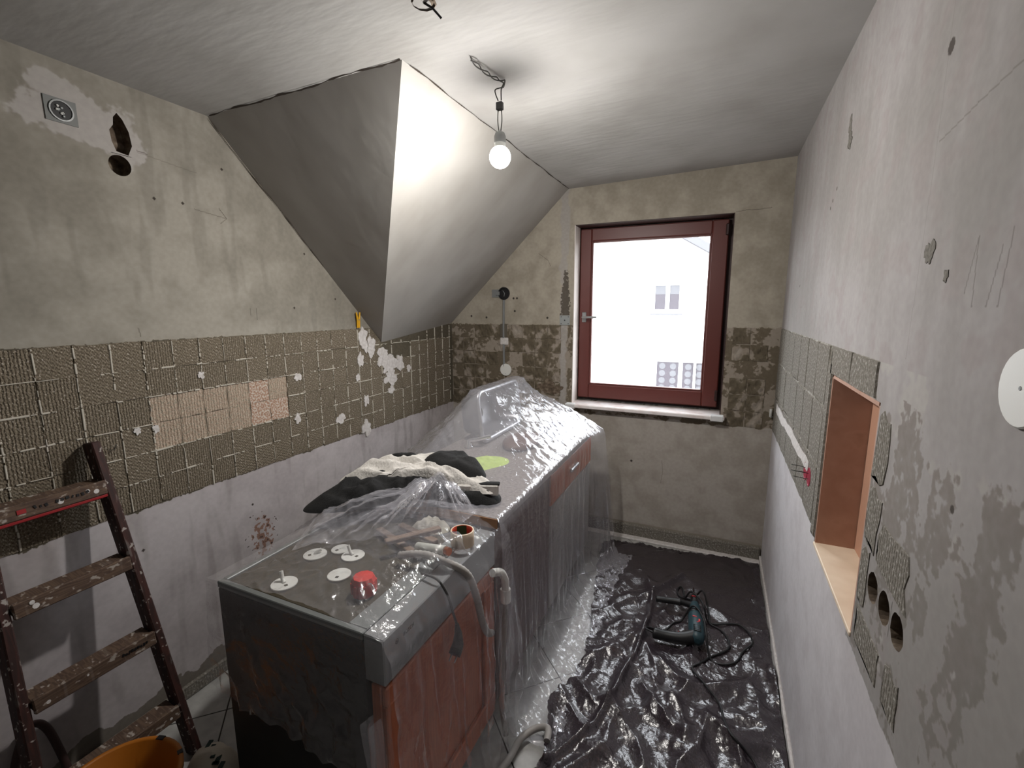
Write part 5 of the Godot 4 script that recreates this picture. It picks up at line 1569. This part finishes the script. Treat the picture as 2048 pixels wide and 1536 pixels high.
func drill():
	var t := thing("power_drill", "dark teal power drill with side handle lying on dark sheet", "drill", Vector3(-0.02, 0.02, -2.25))
	var teal := mat("drill_teal", c8(36, 62, 70), 0.45)
	var b := 0.0
	for q in [[-0.02, -2.42], [-0.01, -2.25], [0.0, -2.11], [-0.18, -2.09]]: b = maxf(b, cover_y(q[0], q[1]))
	var y := b + 0.03
	var ax := Vector3(0.03, 0.01, 0.34).normalized()        # from chuck to motor end
	var c := Vector3(-0.03, y, -2.44)
	var g := G.new()
	var at := func(d: float) -> Vector3: return c + ax * d
	g.tube([at.call(-0.035), at.call(-0.03), at.call(0.03), at.call(0.036)], [0.012, 0.018, 0.021, 0.016], 14); part("chuck", g, M.black_plastic, t)
	g = G.new(); g.tube([at.call(-0.12), at.call(-0.03)], 0.004, 8); part("drill_bit", g, mat("bit_dark", c8(58, 40, 38), 0.4, 0.6), t)
	g = G.new(); g.tube([at.call(0.036), at.call(0.045), at.call(0.085), at.call(0.12), at.call(0.16), at.call(0.24), at.call(0.3), at.call(0.33), at.call(0.338)], [0.02, 0.024, 0.027, 0.033, 0.036, 0.037, 0.036, 0.028, 0.012], 18); part("motor_housing", g, teal, t)
	g = G.new(); g.tube([at.call(0.125), at.call(0.13), at.call(0.14), at.call(0.145)], [0.0345, 0.0365, 0.0368, 0.0355], 18); part("seam_ring", g, M.black_plastic, t)
	for i in 5:
		g = G.new(); g.box(at.call(0.265 + i * 0.011) + Vector3(0, 0.0345, 0.0), Vector3(0.034, 0.005, 0.004), 0.001); part("vent_slot", g, M.black_plastic, t)
	# red printed marks
	var rd := mat("mark_red", c8(196, 40, 48), 0.5)
	for q in [[0.2, -0.008, 0.02, 0.007], [0.225, 0.012, 0.008, 0.02], [0.24, 0.004, 0.009, 0.006]]:
		g = G.new(); g.box(at.call(q[0]) + Vector3(q[1], 0.0362, 0), Vector3(q[2], 0.003, q[3]), 0.0008); part("red_mark", g, rd, t)
	g = G.new(); g.box(at.call(-0.006) + Vector3(-0.004, 0.02, 0), Vector3(0.02, 0.006, 0.008), 0.002); part("red_collar_mark", g, rd, t)
	# pistol grip to the left, side handle in front
	g = G.new(); g.tube(smooth_path([at.call(0.3), Vector3(-0.07, y - 0.004, -2.115), Vector3(-0.13, y - 0.006, -2.105), Vector3(-0.185, y - 0.004, -2.1), Vector3(-0.195, y - 0.004, -2.1)], 6), [0.034, 0.033, 0.032, 0.031, 0.03, 0.029, 0.0285, 0.028, 0.0275, 0.027, 0.0265, 0.026, 0.0255, 0.025, 0.025, 0.0252, 0.0256, 0.026, 0.0262, 0.0262, 0.0258, 0.025, 0.023, 0.02, 0.012], 14); part("grip", g, M.black_plastic, t)
	g = G.new(); g.box(Vector3(-0.075, y - 0.002, -2.142), Vector3(0.035, 0.02, 0.014), 0.005); part("trigger", g, rd, t)
	g = G.new(); g.tube([at.call(0.05) + Vector3(0, 0.0, 0), Vector3(-0.09, y + 0.006, -2.385), Vector3(-0.1, y + 0.006, -2.384)], [0.018, 0.014, 0.02], 12); part("handle_clamp", g, M.black_plastic, t)
	g = G.new(); g.tube([Vector3(-0.1, y + 0.006, -2.384), Vector3(-0.12, y + 0.006, -2.38), Vector3(-0.2, y + 0.004, -2.368), Vector3(-0.215, y + 0.004, -2.366), Vector3(-0.22, y + 0.004, -2.365)], [0.02, 0.0165, 0.0155, 0.017, 0.012], 14); part("side_handle", g, M.black_plastic, t)
	# its lead, traced over the sheet
	var pts := [Vector2(-0.2, -2.105), Vector2(-0.235, -2.12), Vector2(-0.225, -2.145), Vector2(-0.157, -2.172), Vector2(-0.118, -2.231), Vector2(-0.083, -2.289), Vector2(-0.037, -2.315), Vector2(0.0, -2.288), Vector2(0.024, -2.221), Vector2(0.034, -2.148), Vector2(0.059, -2.078), Vector2(0.12, -2.067), Vector2(0.168, -2.107), Vector2(0.194, -2.17), Vector2(0.233, -2.22), Vector2(0.238, -2.26), Vector2(0.226, -2.333), Vector2(0.189, -2.367), Vector2(0.135, -2.355), Vector2(0.048, -2.338), Vector2(0.02, -2.345), Vector2(-0.004, -2.4), Vector2(-0.05, -2.443), Vector2(-0.078, -2.514), Vector2(-0.096, -2.589), Vector2(-0.113, -2.6), Vector2(-0.123, -2.547), Vector2(-0.099, -2.499), Vector2(-0.039, -2.514), Vector2(0.007, -2.495), Vector2(0.04, -2.446), Vector2(0.05, -2.359), Vector2(0.057, -2.328), Vector2(0.108, -2.29), Vector2(0.139, -2.228), Vector2(0.128, -2.165), Vector2(0.058, -2.09), Vector2(0.03, -2.046), Vector2(0.011, -2.015), Vector2(-0.014, -1.974), Vector2(0.04, -1.881), Vector2(0.095, -1.828), Vector2(0.112, -1.741), Vector2(0.128, -1.662), Vector2(0.154, -1.633), Vector2(0.184, -1.627), Vector2(0.221, -1.581), Vector2(0.25, -1.4), Vector2(0.24, -1.2)]
	var p3 := []
	for i in pts.size():
		var q: Vector2 = pts[i]
		var h := cover_y(q.x, q.y) + 0.006
		# over the drill body where it crosses
		var dd := absf(q.x - (-0.03 + 0.088 * (q.y + 2.44)))
		if q.y > -2.5 and q.y < -2.1 and dd < 0.06: h = maxf(h, y + sqrt(maxf(0.0, 0.045 * 0.045 - dd * dd * 0.55)))
		p3.append(Vector3(q.x, h, q.y))
	p3[0] = Vector3(-0.195, y - 0.004, -2.1)
	part("power_cord", smooth_tube(p3, 0.0045, 8, 6), M.black_rubber, t)

# ---------------------------------------------------------------- ladder, near left
func ladder():
	var t := thing("step_ladder", "old paint-spattered wooden ladder leaning on the left wall", "ladder", Vector3(-1.73, 0, -0.63))
	var wimg := Image.create(256, 256, false, Image.FORMAT_RGB8)
	var wn := noise(0.02, 501)
	var sp := noise(0.05, 503, FastNoiseLite.TYPE_SIMPLEX_SMOOTH, 4)
	for x in 256:
		for y in 256:
			var v := 0.5 + 0.5 * sin(wn.get_noise_2d(x * 0.12, y * 1.2) * 24.0)
			var c := c8(98, 78, 62).lerp(c8(72, 54, 44), v)
			c = c.lerp(c8(186, 180, 172), sm(0.3, 0.5, sp.get_noise_2d(x * 0.6, y)) * 0.8)
			wimg.set_pixel(x, y, c)
	var tread := tri_mat("tread_wood", tex(wimg), 0.35, 0.8, null, 1.0, false)
	var rimg := Image.create(256, 256, false, Image.FORMAT_RGB8)
	for x in 256:
		for y in 256:
			var v := 0.5 + 0.5 * sin(wn.get_noise_2d(x * 1.2, y * 0.12 + 70.0) * 20.0)
			var c := c8(66, 34, 28).lerp(c8(44, 24, 20), v)
			c = c.lerp(c8(176, 170, 164), sm(0.4, 0.45, sp.get_noise_2d(x + 300, y)))
			rimg.set_pixel(x, y, c)
	var rail := tri_mat("rail_wood", tex(rimg), 0.4, 0.7, null, 1.0, false)
	var redp := mat("ladder_red", c8(150, 28, 32), 0.55)
	# plane of the ladder: x = -1.63 - 0.2087 y
	var L := func(y: float, z: float) -> Vector3: return Vector3(-1.63 - 0.2087 * y, y, z)
	var up := Vector3(-0.2087, 1, 0).normalized()
	var out := Vector3(1, 0.2087, 0).normalized()
	for s in [-1.0, 1.0]:
		var a: Vector3 = L.call(0.01, -0.638 + s * 0.196)
		var b: Vector3 = L.call(1.165, -0.636 + s * 0.138)
		var d := (b - a).normalized()
		var w := d.cross(out).normalized()
		var g := G.new()
		g.box((a + b) / 2 - out * 0.012, Vector3(0.064, a.distance_to(b), 0.026), 0.004, Basis(out, d, out.cross(d)))
		part("rail", g, rail, t)
	var ys := [0.208, 0.487, 0.758, 1.022]
	for i in 4:
		var y: float = ys[i]
		var hw := lerpf(0.19, 0.138, y / 1.165) - 0.012
		var p: Vector3 = L.call(y, -0.637)
		var g := G.new()
		g.box(p - Vector3(0.012, 0, 0), Vector3(0.075, 0.026, hw * 2.0), 0.004, Basis(Vector3(0, 0, 1), -0.12))
		var tr := part("tread", g, tread, t)
		# front strip below the tread's edge
		g = G.new()
		g.box(p + Vector3(0.024, -0.002, 0), Vector3(0.014, 0.046, hw * 2.0), 0.003, Basis(Vector3(0, 0, 1), 0.12)); part("nosing", g, tread, tr)
		if i == 3:
			g = G.new(); g.box(p + Vector3(0.02, -0.03, 0), Vector3(0.02, 0.012, hw * 2.0), 0.003); part("red_rod", g, redp, tr)
			g = G.new(); g.box(p + Vector3(0.0325, -0.001, 0.075), Vector3(0.0012, 0.013, 0.02), 0.0, Basis(Vector3(0, 0, 1), 0.12)); part("red_print", g, redp, tr)
			# worn dark stencilling that can no longer be read
			for k in 11:
				if k == 3: continue
				g = G.new(); g.box(p + Vector3(0.0322, 0.001 + rng.randf_range(-0.002, 0.002), 0.045 - k * 0.0125), Vector3(0.0012, rng.randf_range(0.006, 0.011), rng.randf_range(0.004, 0.009)), 0.0, Basis(Vector3(0, 0, 1), 0.12) * Basis(Vector3(1, 0, 0), rng.randf_range(-0.5, 0.5))); part("stencil_mark", g, M.black_plastic, tr)
		if i == 1:
			for k in 9:
				g = G.new(); g.box(p + Vector3(0.0322, 0.0 + rng.randf_range(-0.002, 0.002), -0.06 - k * 0.0085), Vector3(0.0012, rng.randf_range(0.006, 0.012), rng.randf_range(0.004, 0.007)), 0.0, Basis(Vector3(0, 0, 1), 0.12) * Basis(Vector3(1, 0, 0), rng.randf_range(-0.5, 0.5))); part("stencil_mark", g, M.black_plastic, tr)
		# thick blobs of dried paint
		for k in 4:
			g = G.new()
			var pz := rng.randf_range(-hw, hw) * 0.9
			disc(g, p + Vector3(0.0305, rng.randf_range(-0.014, 0.014), pz), Vector3(1, 0.12, 0).normalized(), rng.randf_range(0.003, 0.009), 0.0012, 9, 0.0005)
			part("paint_blob", g, M.white_filler, tr)

func near_corner():
	# yellow bucket, seen into from above
	var t := thing("mortar_bucket", "round orange-yellow plastic bucket at the lower left edge", "bucket", Vector3(-1.45, 0, -0.53))
	var yel := mat("bucket_yellow", c8(170, 100, 16), 0.5)
	var g := G.new()
	g.lathe([Vector2(0, 0), Vector2(0.115, 0), Vector2(0.148, 0.272), Vector2(0.157, 0.274), Vector2(0.157, 0.29), Vector2(0.148, 0.292), Vector2(0.143, 0.288), Vector2(0.111, 0.006), Vector2(0, 0.006)], t.position, Basis.IDENTITY, 40)
	part("shell", g, yel, t)
	for q in [[2.2, 0.01], [4.4, 0.012], [5.1, 0.008]]:
		g = G.new(); g.box(t.position + Vector3(cos(q[0]) * 0.15, 0.291, sin(q[0]) * 0.15), Vector3(0.014, 0.004, q[1] * 2), 0.001, Basis(Vector3.UP, -q[0])); part("dried_spot", g, M.black_plastic, t)
	# dark brown tube arched against the wall behind the ladder
	t = thing("arched_tube", "dark brown tube arched against left wall behind the ladder", "hose", Vector3(-1.89, 0.0, -0.52))
	part("tube", smooth_tube([Vector3(-1.87, 0.012, -0.44), Vector3(-1.895, 0.15, -0.46), Vector3(-1.9, 0.27, -0.495), Vector3(-1.9, 0.305, -0.528), Vector3(-1.9, 0.265, -0.556), Vector3(-1.895, 0.16, -0.575), Vector3(-1.88, 0.012, -0.59)], 0.011, 8, 6), mat("tube_brown", c8(60, 40, 38), 0.6), t)
	# white sack with dark print
	t = thing("plaster_sack", "white paper sack with dark green lettering beside yellow bucket", "sack", Vector3(-1.4, 0, -0.74))
	g = mound([Vector2(-1.545, -0.77), Vector2(-1.5, -0.835), Vector2(-1.42, -0.85), Vector2(-1.33, -0.835), Vector2(-1.295, -0.77), Vector2(-1.3, -0.7), Vector2(-1.4, -0.685), Vector2(-1.5, -0.7)], 0.002, 0.17, 0.012, 9.0, 601, 56, 14, 4.0)
	part("bag", g, mat("sack_paper", c8(190, 184, 172), 0.85), t)
	var ink := mat("print_green", c8(22, 44, 42), 0.8)
	for k in 5:
		g = G.new(); g.box(Vector3(-1.46 + k * 0.027, 0.177 - 0.003 * absf(k - 2.0), -0.785 + 0.008 * k), Vector3(0.013, 0.004, 0.03), 0.0, Basis(Vector3.UP, 0.5)); part("print_mark", g, ink, t)
		if k % 2: 
			g = G.new(); g.box(Vector3(-1.455 + k * 0.027, 0.177 - 0.003 * absf(k - 2.0), -0.775 + 0.008 * k), Vector3(0.02, 0.004, 0.009), 0.0, Basis(Vector3.UP, 0.5)); part("print_mark", g, ink, t)
